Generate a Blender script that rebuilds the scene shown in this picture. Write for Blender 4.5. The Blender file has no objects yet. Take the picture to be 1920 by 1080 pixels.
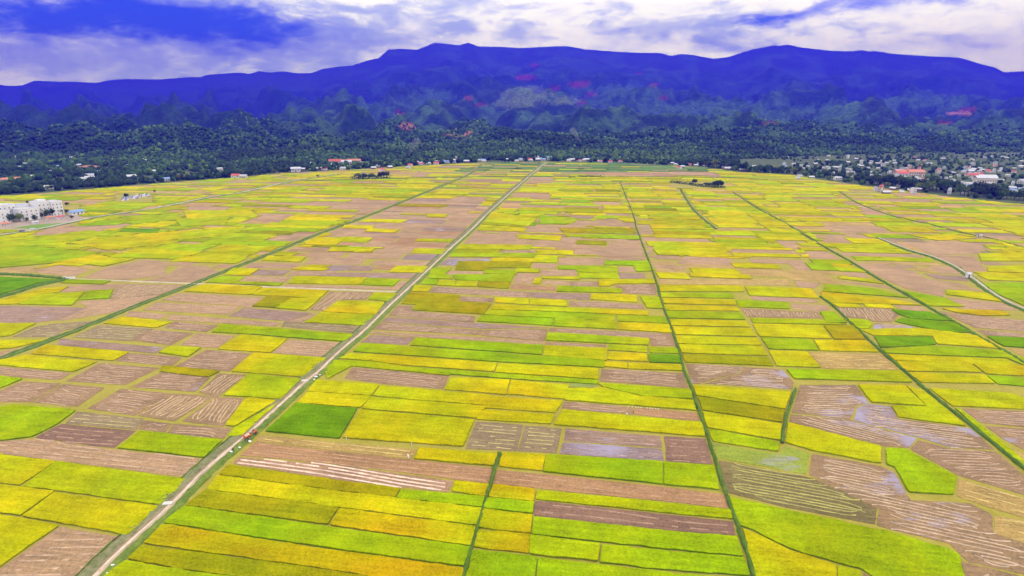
import bpy, math, random
import numpy as np
from mathutils import Vector, Matrix, geometry

random.seed(7)
RNG = np.random.default_rng(11)
S = bpy.context.scene
COL = S.collection

# ------------------------------------------------------------------ camera
CAM_H = 100.0
FPX = 1120.0                      # focal length in pixels of the 1920 wide photograph
PITCH = math.atan(328.0 / FPX)
cam = bpy.data.cameras.new("camera")
cam.sensor_width = 36.0
cam.lens = FPX / 1920 * 36
cam.clip_start = 0.5
cam.clip_end = 40000
cob = bpy.data.objects.new("camera", cam)
COL.objects.link(cob)
cob.location = (0, 0, CAM_H)
cob.rotation_euler = (math.pi / 2 - PITCH, 0, 0)
S.camera = cob
CP, SP = math.cos(PITCH), math.sin(PITCH)

def ray(x, y):
    a, b = x - 960.0, 540.0 - y
    return a, FPX * CP + b * SP, -FPX * SP + b * CP

def G(x, y, z=0.0):
    """point of the plain (height z) seen at photo position x, y"""
    dx, dy, dz = ray(x, y)
    t = (z - CAM_H) / dz
    return dx * t, dy * t

def toscreen(X, Y, Z=0.0):
    dz = Z - CAM_H
    d = Y * CP - dz * SP
    u = Y * SP + dz * CP
    return 960 + FPX * X / d, 540 - FPX * u / d

# ------------------------------------------------------------------ world and sun
SUN_EL, SUN_AZ = math.radians(44), math.radians(75)      # azimuth clockwise from +Y
W = bpy.data.worlds.new("World")
S.world = W
W.use_nodes = True
wt = W.node_tree
wt.nodes.clear()

class NB:
    """tiny node expression helper"""
    def __init__(s, nt): s.nt = nt
    def n(s, t, **kw):
        o = s.nt.nodes.new(t)
        for k, v in kw.items(): setattr(o, k, v)
        return o
    def put(s, sock, v):
        if isinstance(v, bpy.types.NodeSocket): s.nt.links.new(v, sock)
        elif v is not None: sock.default_value = v
    def m(s, op, a, b=None, c=None, clamp=False):
        o = s.n('ShaderNodeMath', operation=op, use_clamp=clamp)
        s.put(o.inputs[0], a)
        if b is not None: s.put(o.inputs[1], b)
        if c is not None: s.put(o.inputs[2], c)
        return o.outputs[0]
    def v(s, op, a, b=None):
        o = s.n('ShaderNodeVectorMath', operation=op)
        s.put(o.inputs[0], a)
        if b is not None:
            if op == 'SCALE': s.put(o.inputs[3], b)
            else: s.put(o.inputs[1], b)
        return o.outputs[0]
    def xyz(s, x, y, z=0.0):
        o = s.n('ShaderNodeCombineXYZ')
        s.put(o.inputs[0], x); s.put(o.inputs[1], y); s.put(o.inputs[2], z)
        return o.outputs[0]
    def noise(s, vec, scale, detail=4, rough=0.55, dist=0.0):
        o = s.n('ShaderNodeTexNoise')
        s.put(o.inputs['Vector'], vec)
        o.inputs['Scale'].default_value = scale
        o.inputs['Detail'].default_value = detail
        o.inputs['Roughness'].default_value = rough
        o.inputs['Distortion'].default_value = dist
        return o
    def mix(s, f, a, b, mode='MIX'):
        o = s.n('ShaderNodeMix', data_type='RGBA', blend_type=mode)
        s.put(o.inputs[0], f); s.put(o.inputs[6], a); s.put(o.inputs[7], b)
        return o.outputs[2]
    def rng(s, v, a, b, c=0.0, d=1.0, smooth=False):
        o = s.n('ShaderNodeMapRange')
        if smooth: o.interpolation_type = 'SMOOTHSTEP'
        s.put(o.inputs[0], v)
        for i, q in enumerate((a, b, c, d)): o.inputs[i + 1].default_value = q
        return o.outputs[0]

nb = NB(wt)
out = nb.n('ShaderNodeOutputWorld')
bg = nb.n('ShaderNodeBackground')
wt.links.new(bg.outputs[0], out.inputs[0])
bg.inputs[1].default_value = 0.1
sky = nb.n('ShaderNodeTexSky', sky_type='NISHITA')
sky.sun_disc = False
sky.sun_elevation = SUN_EL
sky.sun_rotation = SUN_AZ
sky.air_density = 1.0; sky.dust_density = 0.3; sky.ozone_density = 2.0
tc = nb.n('ShaderNodeTexCoord').outputs['Generated']
sp = nb.n('ShaderNodeSeparateXYZ'); wt.links.new(tc, sp.inputs[0])
az = nb.m('ARCTAN2', sp.outputs[0], sp.outputs[1])
el = nb.m('ARCSINE', sp.outputs[2])
q = nb.xyz(az, nb.m('MULTIPLY', el, 2.6), 0.0)           # clouds are flattened towards the horizon
wn = nb.noise(q, 5.0, 6, 0.6)
warp = nb.v('SCALE', nb.v('SUBTRACT', wn.outputs['Color'], (0.5, 0.5, 0.5)), 0.30)
q2 = nb.v('ADD', q, warp)
sq = nb.n('ShaderNodeSeparateXYZ'); wt.links.new(q2, sq.inputs[0])

def azel(x, y):
    a, b, c = ray(x, y)
    L = math.sqrt(a * a + b * b + c * c)
    return math.atan2(a, b), math.asin(c / L) * 2.6

def blob(x, y, rx, ry):
    a, e = azel(x, y)
    da = nb.m('DIVIDE', nb.m('SUBTRACT', sq.outputs[0], a), rx / 1150.0)
    de = nb.m('DIVIDE', nb.m('SUBTRACT', sq.outputs[1], e), ry / 1150.0 * 2.6)
    r2 = nb.m('ADD', nb.m('MULTIPLY', da, da), nb.m('MULTIPLY', de, de))
    return nb.m('EXPONENT', nb.m('MULTIPLY', r2, -1.0))

def addup(bl):
    s = None
    for w, a in bl:
        t = nb.m('MULTIPLY', blob(*a), w)
        s = t if s is None else nb.m('ADD', s, t)
    return s

fb = nb.noise(q, 9.5, 9, 0.64, 0.5).outputs['Fac']
fb2 = nb.noise(q, 3.2, 6, 0.55).outputs['Fac']
# where the blue sky shows between the clouds
fb3 = nb.noise(q, 24.0, 8, 0.65, 0.6).outputs['Fac']
gap = addup([(1.25, (240, 20, 330, 36)), (1.2, (440, 78, 190, 40)), (0.5, (90, 44, 150, 26)), (0.9, (1480, 16, 95, 15)), (0.75, (1555, 36, 60, 11)),
             (1.0, (1790, -6, 200, 12)), (-0.7, (560, 106, 100, 16)), (-0.35, (60, 100, 150, 40)), (-0.4, (330, 124, 150, 16)), (-0.8, (720, 40, 150, 60)), (0.25, (620, 110, 60, 16))])
gapn = nb.m('ADD', gap, nb.m('MULTIPLY', nb.m('SUBTRACT', fb, 0.5), 1.5))
gapn = nb.m('ADD', gapn, nb.m('MULTIPLY', nb.m('SUBTRACT', fb3, 0.5), 1.1))
gapn = nb.m('ADD', gapn, nb.m('MULTIPLY', nb.m('SUBTRACT', fb2, 0.58), 0.5))
gapm = nb.rng(gapn, -0.05, 1.55, 0.0, 1.0, True)
# violet-grey undersides and veils
dk = addup([(1.1, (835, 48, 58, 20)), (0.75, (985, 55, 70, 20)), (1.2, (1340, 40, 150, 32)), (0.6, (1300, 90, 120, 14)),
            (0.75, (1560, 64, 62, 9)), (0.75, (680, 85, 120, 40)), (0.8, (660, 8, 200, 14)), (0.55, (1080, 10, 200, 12)),
            (0.6, (1700, 95, 120, 12)), (0.15, (1870, 70, 90, 30)), (1.15, (160, 80, 300, 60)), (0.8, (480, 60, 160, 60)), (0.45, (1180, 60, 60, 18))])
dkn = nb.m('ADD', dk, nb.m('MULTIPLY', nb.m('SUBTRACT', fb, 0.55), 2.2))
dkn = nb.m('ADD', dkn, nb.m('MULTIPLY', nb.m('SUBTRACT', fb3, 0.5), 1.7))
dkm = nb.rng(dkn, -0.1, 1.15, 0.0, 1.0, True)
blue = nb.mix(1.0, sky.outputs[0], (0.20, 0.42, 2.6, 1), 'MULTIPLY')
white = nb.mix(dkm, (22.5, 22.3, 23.0, 1), (8.4, 10.0, 15.4, 1))
skycol = nb.mix(gapm, white, blue)
wt.links.new(skycol, bg.inputs[0])

sl = bpy.data.lights.new("sun", 'SUN')
sl.energy = 1.1
sl.angle = math.radians(10)
sl.color = (1.0, 0.96, 0.88)
so = bpy.data.objects.new("sun", sl)
COL.objects.link(so)
sd = Vector((math.sin(SUN_AZ) * math.cos(SUN_EL), math.cos(SUN_AZ) * math.cos(SUN_EL), math.sin(SUN_EL)))
so.rotation_euler = sd.to_track_quat('Z', 'Y').to_euler()
so.location = (0, 0, 900)
S.view_settings.view_transform = 'Standard'
S.view_settings.look = 'None'
S.view_settings.exposure = -0.12
S.view_settings.gamma = 1.0
S.view_settings.use_curve_mapping = False
S.render.engine = 'CYCLES'
S.cycles.max_bounces = 6
S.cycles.volume_bounces = 0
S.cycles.use_denoising = True

# ------------------------------------------------------------------ helpers
def link(name, me, parent=None):
    o = bpy.data.objects.new(name, me)
    COL.objects.link(o)
    if parent: o.parent = parent
    return o

def tag(o, label=None, cat=None, group=None, kind=None):
    if label: o['label'] = label
    if cat: o['category'] = cat
    if group: o['group'] = group
    if kind: o['kind'] = kind
    return o

def mesh(name, V, F, mat, tint=None, wet=None, smooth=False):
    me = bpy.data.meshes.new(name)
    me.from_pydata([tuple(map(float, v)) for v in V], [], [tuple(map(int, f)) for f in F])
    if mat: me.materials.append(mat)
    if tint is not None:
        a = me.attributes.new('tint', 'FLOAT_COLOR', 'POINT')
        t = np.ones((len(V), 4), dtype=np.float32); t[:, :3] = tint
        a.data.foreach_set('color', t.ravel())
    if wet is not None:
        a = me.attributes.new('wet', 'FLOAT', 'POINT')
        a.data.foreach_set('value', np.asarray(wet, dtype=np.float32))
    if smooth: me.polygons.foreach_set('use_smooth', [True] * len(me.polygons))
    me.update()
    return me

def fast_mesh(name, V, T, mat, tint=None, smooth=False):
    """numpy triangles / quads -> mesh"""
    me = bpy.data.meshes.new(name)
    V = np.asarray(V, dtype=np.float32); T = np.asarray(T, dtype=np.int32)
    k = T.shape[1]
    me.vertices.add(len(V)); me.vertices.foreach_set('co', V.ravel())
    me.loops.add(T.size); me.loops.foreach_set('vertex_index', T.ravel())
    me.polygons.add(len(T))
    me.polygons.foreach_set('loop_start', np.arange(0, T.size, k, dtype=np.int32))
    if smooth: me.polygons.foreach_set('use_smooth', np.ones(len(T), dtype=bool))
    if mat: me.materials.append(mat)
    if tint is not None:
        a = me.attributes.new('tint', 'FLOAT_COLOR', 'POINT')
        t = np.ones((len(V), 4), dtype=np.float32); t[:, :3] = tint
        a.data.foreach_set('color', t.ravel())
    me.update(calc_edges=True)
    me.validate()
    return me

class MB:
    """collects boxes and prisms into one mesh"""
    def __init__(s): s.V = []; s.F = []
    def add(s, V, F):
        b = len(s.V); s.V += [tuple(v) for v in V]; s.F += [tuple(i + b for i in f) for f in F]
        return s
    def box(s, c, d, rz=0.0, taper=1.0):
        x, y, z = d[0] / 2, d[1] / 2, d[2] / 2
        P = [(-x, -y, -z), (x, -y, -z), (x, y, -z), (-x, y, -z), (-x * taper, -y * taper, z), (x * taper, -y * taper, z), (x * taper, y * taper, z), (-x * taper, y * taper, z)]
        ca, sa = math.cos(rz), math.sin(rz)
        P = [(c[0] + p[0] * ca - p[1] * sa, c[1] + p[0] * sa + p[1] * ca, c[2] + p[2]) for p in P]
        return s.add(P, [(3, 2, 1, 0), (4, 5, 6, 7), (0, 1, 5, 4), (1, 2, 6, 5), (2, 3, 7, 6), (3, 0, 4, 7)])
    def tube(s, a, b, r0, r1=None, n=8):
        a, b = Vector(a), Vector(b); r1 = r0 if r1 is None else r1
        d = (b - a).normalized(); u = d.orthogonal().normalized(); w = d.cross(u)
        P = []
        for p, r in ((a, r0), (b, r1)):
            for i in range(n):
                t = 2 * math.pi * i / n
                P.append(p + (u * math.cos(t) + w * math.sin(t)) * r)
        F = [(i, (i + 1) % n, n + (i + 1) % n, n + i) for i in range(n)] + [tuple(range(n - 1, -1, -1)), tuple(range(n, 2 * n))]
        return s.add(P, F)
    def gable(s, w, d, z0, h, over=0.5, th=0.18):
        """roof with ridge along x"""
        x, y = w / 2 + over, d / 2 + over
        P = [(-x, -y, z0), (x, -y, z0), (x, 0, z0 + h), (-x, 0, z0 + h), (-x, y, z0), (x, y, z0)]
        P += [(p[0], p[1], p[2] + th) for p in P]
        return s.add(P, [(6, 7, 8, 9), (9, 8, 11, 10), (3, 2, 1, 0), (4, 5, 2, 3), (0, 1, 7, 6), (5, 4, 10, 11),
                         (1, 2, 8, 7), (2, 5, 11, 8), (3, 0, 6, 9), (4, 3, 9, 10)])
    def blob(s, c, r, n=8, m=5, jit=0.0):
        P = []; F = []
        for j in range(m + 1):
            ph = math.pi * j / m
            for i in range(n):
                t = 2 * math.pi * i / n
                k = 1 + random.uniform(-jit, jit)
                P.append((c[0] + r[0] * k * math.sin(ph) * math.cos(t), c[1] + r[1] * k * math.sin(ph) * math.sin(t), c[2] + r[2] * k * math.cos(ph)))
        for j in range(m):
            for i in range(n):
                a, b = j * n + i, j * n + (i + 1) % n
                F.append((a, a + n, b + n, b))
        return s.add(P, F)
    def me(s, name, mat, smooth=False): return mesh(name, s.V, s.F, mat, smooth=smooth)
    def build(s, name, mat, parent=None, smooth=False): return link(name, s.me(name, mat, smooth), parent)

def empty(name, loc, rz=0.0):
    o = bpy.data.objects.new(name, None)
    COL.objects.link(o); o.location = loc; o.rotation_euler = (0, 0, rz); o.empty_display_size = 0.5
    return o

KIDS = {}
def copy_tree(o, loc, rz=0.0, sc=1.0, label=None, cat=None, group=None):
    c = o.copy(); COL.objects.link(c)
    c.location = loc; c.rotation_euler = (0, 0, rz)
    c.scale = (sc, sc, sc) if not isinstance(sc, (tuple, list)) else sc
    tag(c, label, cat, group)
    for ch in KIDS.get(o.name, []):
        k = ch.copy(); COL.objects.link(k); k.parent = c
        for g in KIDS.get(ch.name, []):
            d = g.copy(); COL.objects.link(d); d.parent = k
    return c

def collect(root):
    for o in [root] + list(root.children_recursive):
        KIDS[o.name] = list(o.children)

def vnoise(x, y, seed=0):
    """vectorised smooth value noise, range 0..1"""
    xi = np.floor(x).astype(np.int64); yi = np.floor(y).astype(np.int64)
    fx = x - xi; fy = y - yi
    fx = fx * fx * fx * (fx * (fx * 6 - 15) + 10); fy = fy * fy * fy * (fy * (fy * 6 - 15) + 10)
    def h(a, b):
        n = (a * 374761393 + b * 668265263 + seed * 1442695041) & 0xffffffff
        n = ((n ^ (n >> 13)) * 1274126177) & 0xffffffff
        n = n ^ (n >> 16)
        return (n & 0xffff) / 65535.0
    return (h(xi, yi) * (1 - fx) + h(xi + 1, yi) * fx) * (1 - fy) + (h(xi, yi + 1) * (1 - fx) + h(xi + 1, yi + 1) * fx) * fy

def fbm(x, y, oct=5, seed=0, ridged=False):
    s = 0; a = 1; t = 0
    for i in range(oct):
        n = vnoise(x, y, seed + i)
        if ridged: n = 1 - np.abs(2 * n - 1)
        s = s + a * n; t += a; a *= 0.5
        x = x * 2.03 + 17.1; y = y * 2.03 + 9.7
    return s / t

# ------------------------------------------------------------------ materials
def mat(name, build):
    m = bpy.data.materials.new(name); m.use_nodes = True
    nt = m.node_tree; nt.nodes.clear()
    b = NB(nt)
    o = b.n('ShaderNodeOutputMaterial'); p = b.n('ShaderNodeBsdfPrincipled')
    nt.links.new(p.outputs[0], o.inputs[0])
    build(b, p)
    return m

def attr(b, name='tint'):
    return b.n('ShaderNodeAttribute', attribute_name=name)

def pos(b): return b.n('ShaderNodeNewGeometry').outputs['Position']

def bump(b, p, h, strength, dist):
    o = b.n('ShaderNodeBump'); o.inputs['Strength'].default_value = strength; o.inputs['Distance'].default_value = dist
    b.put(o.inputs['Height'], h); b.put(p.inputs['Normal'], o.outputs[0])

VA = math.atan(160 / 1167.0)          # direction of the straight roads: clockwise from +Y
UC, US = math.cos(VA), math.sin(VA)
def uv_of(X, Y): return X * UC - Y * US, X * US + Y * UC
def xy_of(u, v): return u * UC + v * US, -u * US + v * UC

def rowspace(b, P):
    r = b.n('ShaderNodeVectorRotate', rotation_type='Z_AXIS')
    b.put(r.inputs['Vector'], P); r.inputs['Angle'].default_value = VA
    return r.outputs[0]

def m_rice(b, p):
    P = pos(b); t = attr(b).outputs['Color']; R = rowspace(b, P)
    n1 = b.noise(P, 1.7, 3, 0.7).outputs['Fac']
    n2 = b.noise(P, 0.10, 4, 0.6).outputs['Fac']
    n3 = b.noise(b.v('MULTIPLY', R, (0.05, 0.8, 1.0)), 1.0, 3, 0.6).outputs['Fac']
    n4 = b.noise(P, 0.028, 3, 0.5).outputs['Fac']
    k = b.m('ADD', b.rng(n1, 0.25, 0.75, 0.62, 1.26), b.rng(n2, 0.25, 0.75, -0.24, 0.22))
    k = b.m('ADD', k, b.rng(n3, 0.3, 0.7, -0.15, 0.13))
    c = b.mix(1.0, t, b.n('ShaderNodeCombineXYZ').outputs[0], 'MIX')
    vv = b.xyz(k, k, k)
    c = b.mix(1.0, t, vv, 'MULTIPLY')
    hue = b.mix(b.rng(n4, 0.35, 0.65, 0.0, 0.7), c, b.mix(1.0, c, (0.78, 1.12, 1.0, 1), 'MULTIPLY'))
    hue = b.mix(b.rng(n2, 0.55, 0.8, 0.0, 0.5), hue, b.mix(1.0, hue, (1.15, 0.86, 1.0, 1), 'MULTIPLY'))
    b.put(p.inputs['Base Color'], hue)
    p.inputs['Roughness'].default_value = 0.85
    p.inputs['Specular IOR Level'].default_value = 0.0
    bump(b, p, b.noise(P, 2.6, 3, 0.7).outputs['Fac'], 0.55, 0.5)

def m_stubble(b, p):
    P = pos(b); t = attr(b).outputs['Color']; w = attr(b, 'wet').outputs['Fac']; R = rowspace(b, P)
    n1 = b.noise(P, 1.3, 4, 0.75).outputs['Fac']
    n2 = b.noise(P, 0.09, 4, 0.6).outputs['Fac']
    n3 = b.noise(b.v('MULTIPLY', R, (0.06, 1.1, 1.0)), 1.0, 4, 0.65).outputs['Fac']
    k = b.m('ADD', b.rng(n1, 0.25, 0.75, 0.55, 1.4), b.rng(n3, 0.3, 0.7, -0.25, 0.25))
    k = b.m('ADD', k, b.rng(n2, 0.3, 0.7, -0.12, 0.12))
    c = b.mix(1.0, t, b.xyz(k, k, k), 'MULTIPLY')
    c = b.mix(b.rng(n2, 0.52, 0.72, 0.0, 0.45), c, b.mix(1.0, c, (0.96, 0.96, 1.12, 1), 'MULTIPLY'))
    wn = b.noise(b.v('MULTIPLY', R, (0.16, 0.75, 1.0)), 1.0, 6, 0.72, 0.8).outputs['Fac']
    wm = b.rng(b.m('ADD', w, b.m('MULTIPLY', b.m('SUBTRACT', wn, 0.5), 1.5)), 0.52, 0.92, 0, 1, True)
    c = b.mix(1.0, c, (0.84, 0.82, 0.88, 1), 'MULTIPLY')
    c = b.mix(b.m('MULTIPLY', wm, 0.85), c, (0.25, 0.21, 0.31, 1))  # wet mud, with the lilac reflection of the sky painted into its base colour
    b.put(p.inputs['Base Color'], c)
    b.put(p.inputs['Roughness'], b.rng(wm, 0, 1, 0.9, 0.22))
    p.inputs['Specular IOR Level'].default_value = 0.3
    bump(b, p, b.m('MULTIPLY', n1, b.rng(wm, 0, 1, 1.0, 0.1)), 0.5, 0.25)

def m_straw(b, p):
    P = pos(b); t = attr(b).outputs['Color']
    n1 = b.noise(P, 2.2, 3, 0.75).outputs['Fac']
    k = b.rng(n1, 0.25, 0.75, 0.6, 1.3)
    b.put(p.inputs['Base Color'], b.mix(1.0, t, b.xyz(k, k, k), 'MULTIPLY'))
    p.inputs['Roughness'].default_value = 0.9
    bump(b, p, n1, 0.5, 0.2)

def m_noise(c1, c2, scale, rough=0.9, bs=0.4, bd=0.2, detail=5, stretch=None):
    def f(b, p):
        P = pos(b)
        if stretch: P = b.v('MULTIPLY', rowspace(b, P), stretch)
        n = b.noise(P, scale, detail, 0.65).outputs['Fac']
        n2 = b.noise(P, scale * 0.13, 4, 0.6).outputs['Fac']
        f_ = b.m('ADD', b.m('MULTIPLY', n, 0.6), b.m('MULTIPLY', n2, 0.4))
        b.put(p.inputs['Base Color'], b.mix(b.rng(f_, 0.36, 0.64), (*c1, 1), (*c2, 1)))
        p.inputs['Roughness'].default_value = rough
        p.inputs['Specular IOR Level'].default_value = 0.2
        bump(b, p, n, bs, bd)
    return f

def m_tint(rough=0.8, var=0.25, scale=0.8):
    def f(b, p):
        t = attr(b).outputs['Color']
        n = b.noise(pos(b), scale, 3, 0.6).outputs['Fac']
        k = b.rng(n, 0.3, 0.7, 1 - var, 1 + var)
        b.put(p.inputs['Base Color'], b.mix(1.0, t, b.xyz(k, k, k), 'MULTIPLY'))
        p.inputs['Roughness'].default_value = rough
        p.inputs['Specular IOR Level'].default_value = 0.2
    return f

def m_forest(b, p):
    P = pos(b); t = attr(b).outputs['Color']
    n1 = b.noise(P, 0.030, 7, 0.78).outputs['Fac']
    n2 = b.noise(P, 0.006, 4, 0.6).outputs['Fac']
    k = b.m('ADD', b.rng(n1, 0.32, 0.68, 0.35, 1.75), b.rng(n2, 0.3, 0.7, -0.2, 0.25))
    b.put(p.inputs['Base Color'], b.mix(1.0, t, b.xyz(k, k, k), 'MULTIPLY'))
    p.inputs['Roughness'].default_value = 0.95
    p.inputs['Specular IOR Level'].default_value = 0.05
    bump(b, p, n1, 0.9, 14.0)

def m_leaf(c):
    def f(b, p):
        n = b.noise(pos(b), 0.9, 4, 0.7).outputs['Fac']
        n0 = b.noise(pos(b), 0.25, 2, 0.5).outputs['Fac']
        r = b.n('ShaderNodeObjectInfo').outputs['Random']
        k = b.m('MULTIPLY', b.rng(n, 0.3, 0.7, 0.55, 1.45), b.rng(r, 0, 1, 0.7, 1.3))
        cc = b.mix(b.rng(n0, 0.3, 0.7), (*c, 1), (c[0] * 1.7, c[1] * 1.25, c[2], 1))
        b.put(p.inputs['Base Color'], b.mix(1.0, cc, b.xyz(k, k, k), 'MULTIPLY'))
        p.inputs['Roughness'].default_value = 0.8
        p.inputs['Specular IOR Level'].default_value = 0.15
    return f

def m_paint(c, rough=0.6, scale=1.5, var=0.12):
    def f(b, p):
        n = b.noise(pos(b), scale, 5, 0.65).outputs['Fac']
        k = b.rng(n, 0.3, 0.7, 1 - var, 1 + var)
        b.put(p.inputs['Base Color'], b.mix(1.0, (*c, 1), b.xyz(k, k, k), 'MULTIPLY'))
        p.inputs['Roughness'].default_value = rough
    return f

M = {}
M['rice'] = mat('ripe_rice', m_rice)
M['stubble'] = mat('stubble_ground', m_stubble)
M['straw'] = mat('cut_straw', m_straw)
M['ground'] = mat('bund_earth', m_noise((0.23, 0.205, 0.018), (0.34, 0.285, 0.045), 0.7))
M['road'] = mat('packed_dirt', m_noise((0.22, 0.165, 0.10), (0.56, 0.43, 0.31), 1.1, stretch=(1.0, 0.10, 1.0)))
M['lane'] = mat('pale_lane', m_noise((0.34, 0.27, 0.19), (0.50, 0.42, 0.33), 0.8))
M['verge'] = mat('verge_grass', m_noise((0.07, 0.125, 0.012), (0.19, 0.235, 0.04), 0.9, bs=0.8, bd=0.4))
M['verge_dry'] = mat('dry_verge', m_noise((0.10, 0.12, 0.035), (0.25, 0.23, 0.12), 0.9, bs=0.8, bd=0.4))
M['bank'] = mat('ditch_weeds', m_noise((0.045, 0.095, 0.008), (0.105, 0.185, 0.015), 0.8, bs=0.8, bd=0.4))
M['pave'] = mat('pale_concrete_road', m_noise((0.30, 0.28, 0.25), (0.42, 0.40, 0.35), 0.5, bs=0.1))
M['forest'] = mat('forest_canopy', m_forest)
M['trees'] = mat('tree_mass', m_tint(0.85, 0.45, 0.28))
M['leaf'] = mat('leaves_mid', m_leaf((0.038, 0.085, 0.016)))
M['leaf_dark'] = mat('leaves_dark', m_leaf((0.022, 0.052, 0.014)))
M['leaf_lime'] = mat('leaves_lime', m_leaf((0.075, 0.12, 0.018)))
M['bark'] = mat('bark', m_noise((0.06, 0.045, 0.03), (0.13, 0.10, 0.07), 3.0))
M['white'] = mat('white_wall', m_paint((0.62, 0.61, 0.64)))
M['cream'] = mat('cream_wall', m_paint((0.50, 0.44, 0.38)))
M['grey'] = mat('grey_roof', m_paint((0.34, 0.35, 0.40)))
M['tin'] = mat('pale_tin_roof', m_paint((0.44, 0.45, 0.52)))
M['red'] = mat('red_tile_roof', m_paint((0.42, 0.07, 0.05)))
M['orange'] = mat('orange_tile_roof', m_paint((0.46, 0.17, 0.10)))
M['bluer'] = mat('blue_tin_roof', m_paint((0.16, 0.26, 0.50)))
M['glass'] = mat('dark_window', m_paint((0.09, 0.10, 0.15), 0.15))
M['wood'] = mat('timber_wall', m_paint((0.16, 0.10, 0.07)))
M['concrete'] = mat('concrete', m_paint((0.50, 0.48, 0.44), 0.85))
M['redpaint'] = mat('orange_red_paint', m_paint((0.62, 0.12, 0.05), 0.45))
M['rubber'] = mat('black_rubber', m_paint((0.02, 0.02, 0.02), 0.8))
M['metal'] = mat('dull_metal', m_paint((0.18, 0.18, 0.18), 0.5))
M['sack'] = mat('white_sack', m_paint((0.78, 0.77, 0.80), 0.8))
M['sackp'] = mat('pink_sack', m_paint((0.62, 0.36, 0.34), 0.8))
M['skin'] = mat('skin', m_paint((0.38, 0.22, 0.14), 0.6))
M['cloth_dark'] = mat('dark_cloth', m_paint((0.035, 0.03, 0.045), 0.9))
M['cloth_purple'] = mat('purple_cloth', m_paint((0.10, 0.05, 0.20), 0.9))
M['cloth_brown'] = mat('maroon_cloth', m_paint((0.13, 0.04, 0.03), 0.9))
M['cloth_white'] = mat('white_cloth', m_paint((0.72, 0.68, 0.66), 0.9))
M['hat'] = mat('straw_hat', m_paint((0.60, 0.50, 0.32), 0.9))

# ------------------------------------------------------------------ terrain
SKY = [(-700, 150), (-300, 140), (0, 157), (27, 161), (53, 160), (77, 151), (123, 153), (147, 153), (193, 155), (217, 150), (247, 148), (310, 149), (370, 144), (383, 145), (400, 140), (440, 137), (460, 136), (475, 139), (495, 133), (515, 136), (537, 133), (560, 137), (590, 137), (613, 129), (640, 125), (665, 123), (690, 115), (718, 108), (735, 92), (745, 93), (757, 91), (787, 93), (800, 88), (820, 80), (850, 83), (862, 85), (880, 80), (900, 87), (950, 88), (975, 90), (1010, 88), (1060, 86), (1090, 92), (1150, 97), (1200, 99), (1230, 99), (1250, 105), (1270, 101), (1290, 103), (1327, 110), (1355, 107), (1400, 92), (1437, 85), (1447, 86), (1460, 83), (1480, 88), (1540, 95), (1580, 96), (1600, 94), (1613, 97), (1620, 95), (1650, 100), (1700, 104), (1780, 108), (1820, 120), (1850, 127), (1866, 136), (1880, 134), (1920, 133), (2100, 120), (2300, 110), (2700, 125)]
SKX = np.array([p[0] for p in SKY], float); SKV = np.array([p[1] for p in SKY], float)
FOOT = [(-700, 322), (0, 316), (300, 311), (600, 301), (760, 294), (900, 296), (1000, 290), (1200, 294), (1400, 296), (1500, 291), (1700, 285), (1920, 283), (2600, 283)]
FX = np.array([p[0] for p in FOOT], float); FV = np.array([p[1] for p in FOOT], float)
EDGE = [(-700, 392), (0, 366), (100, 358), (180, 352), (330, 340), (430, 333), (520, 325), (640, 319), (760, 312), (900, 305), (1020, 303), (1200, 307), (1330, 314), (1400, 323), (1500, 328), (1560, 338), (1660, 351), (1800, 368), (1920, 380), (2600, 440)]
EX = np.array([p[0] for p in EDGE], float); EV = np.array([p[1] for p in EDGE], float)
YC = 16000.0
KH = FPX / CP           # horizontal scale at the horizon

def col_px(X, Y): return 960 + KH * X / Y
def foot_Y(px):
    y = np.interp(px, FX, FV); b = 540 - y
    dz = -FPX * SP + b * CP; dy = FPX * CP + b * SP
    return dy * (-CAM_H / dz)
def edge_Y(px):
    y = np.interp(px, EX, EV); b = 540 - y
    dz = -FPX * SP + b * CP; dy = FPX * CP + b * SP
    return dy * (-CAM_H / dz)
def crest_Z(px):
    y = np.interp(px, SKX, SKV); b = 540 - y
    dz = -FPX * SP + b * CP; dy = FPX * CP + b * SP
    return CAM_H + YC * dz / dy

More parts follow.
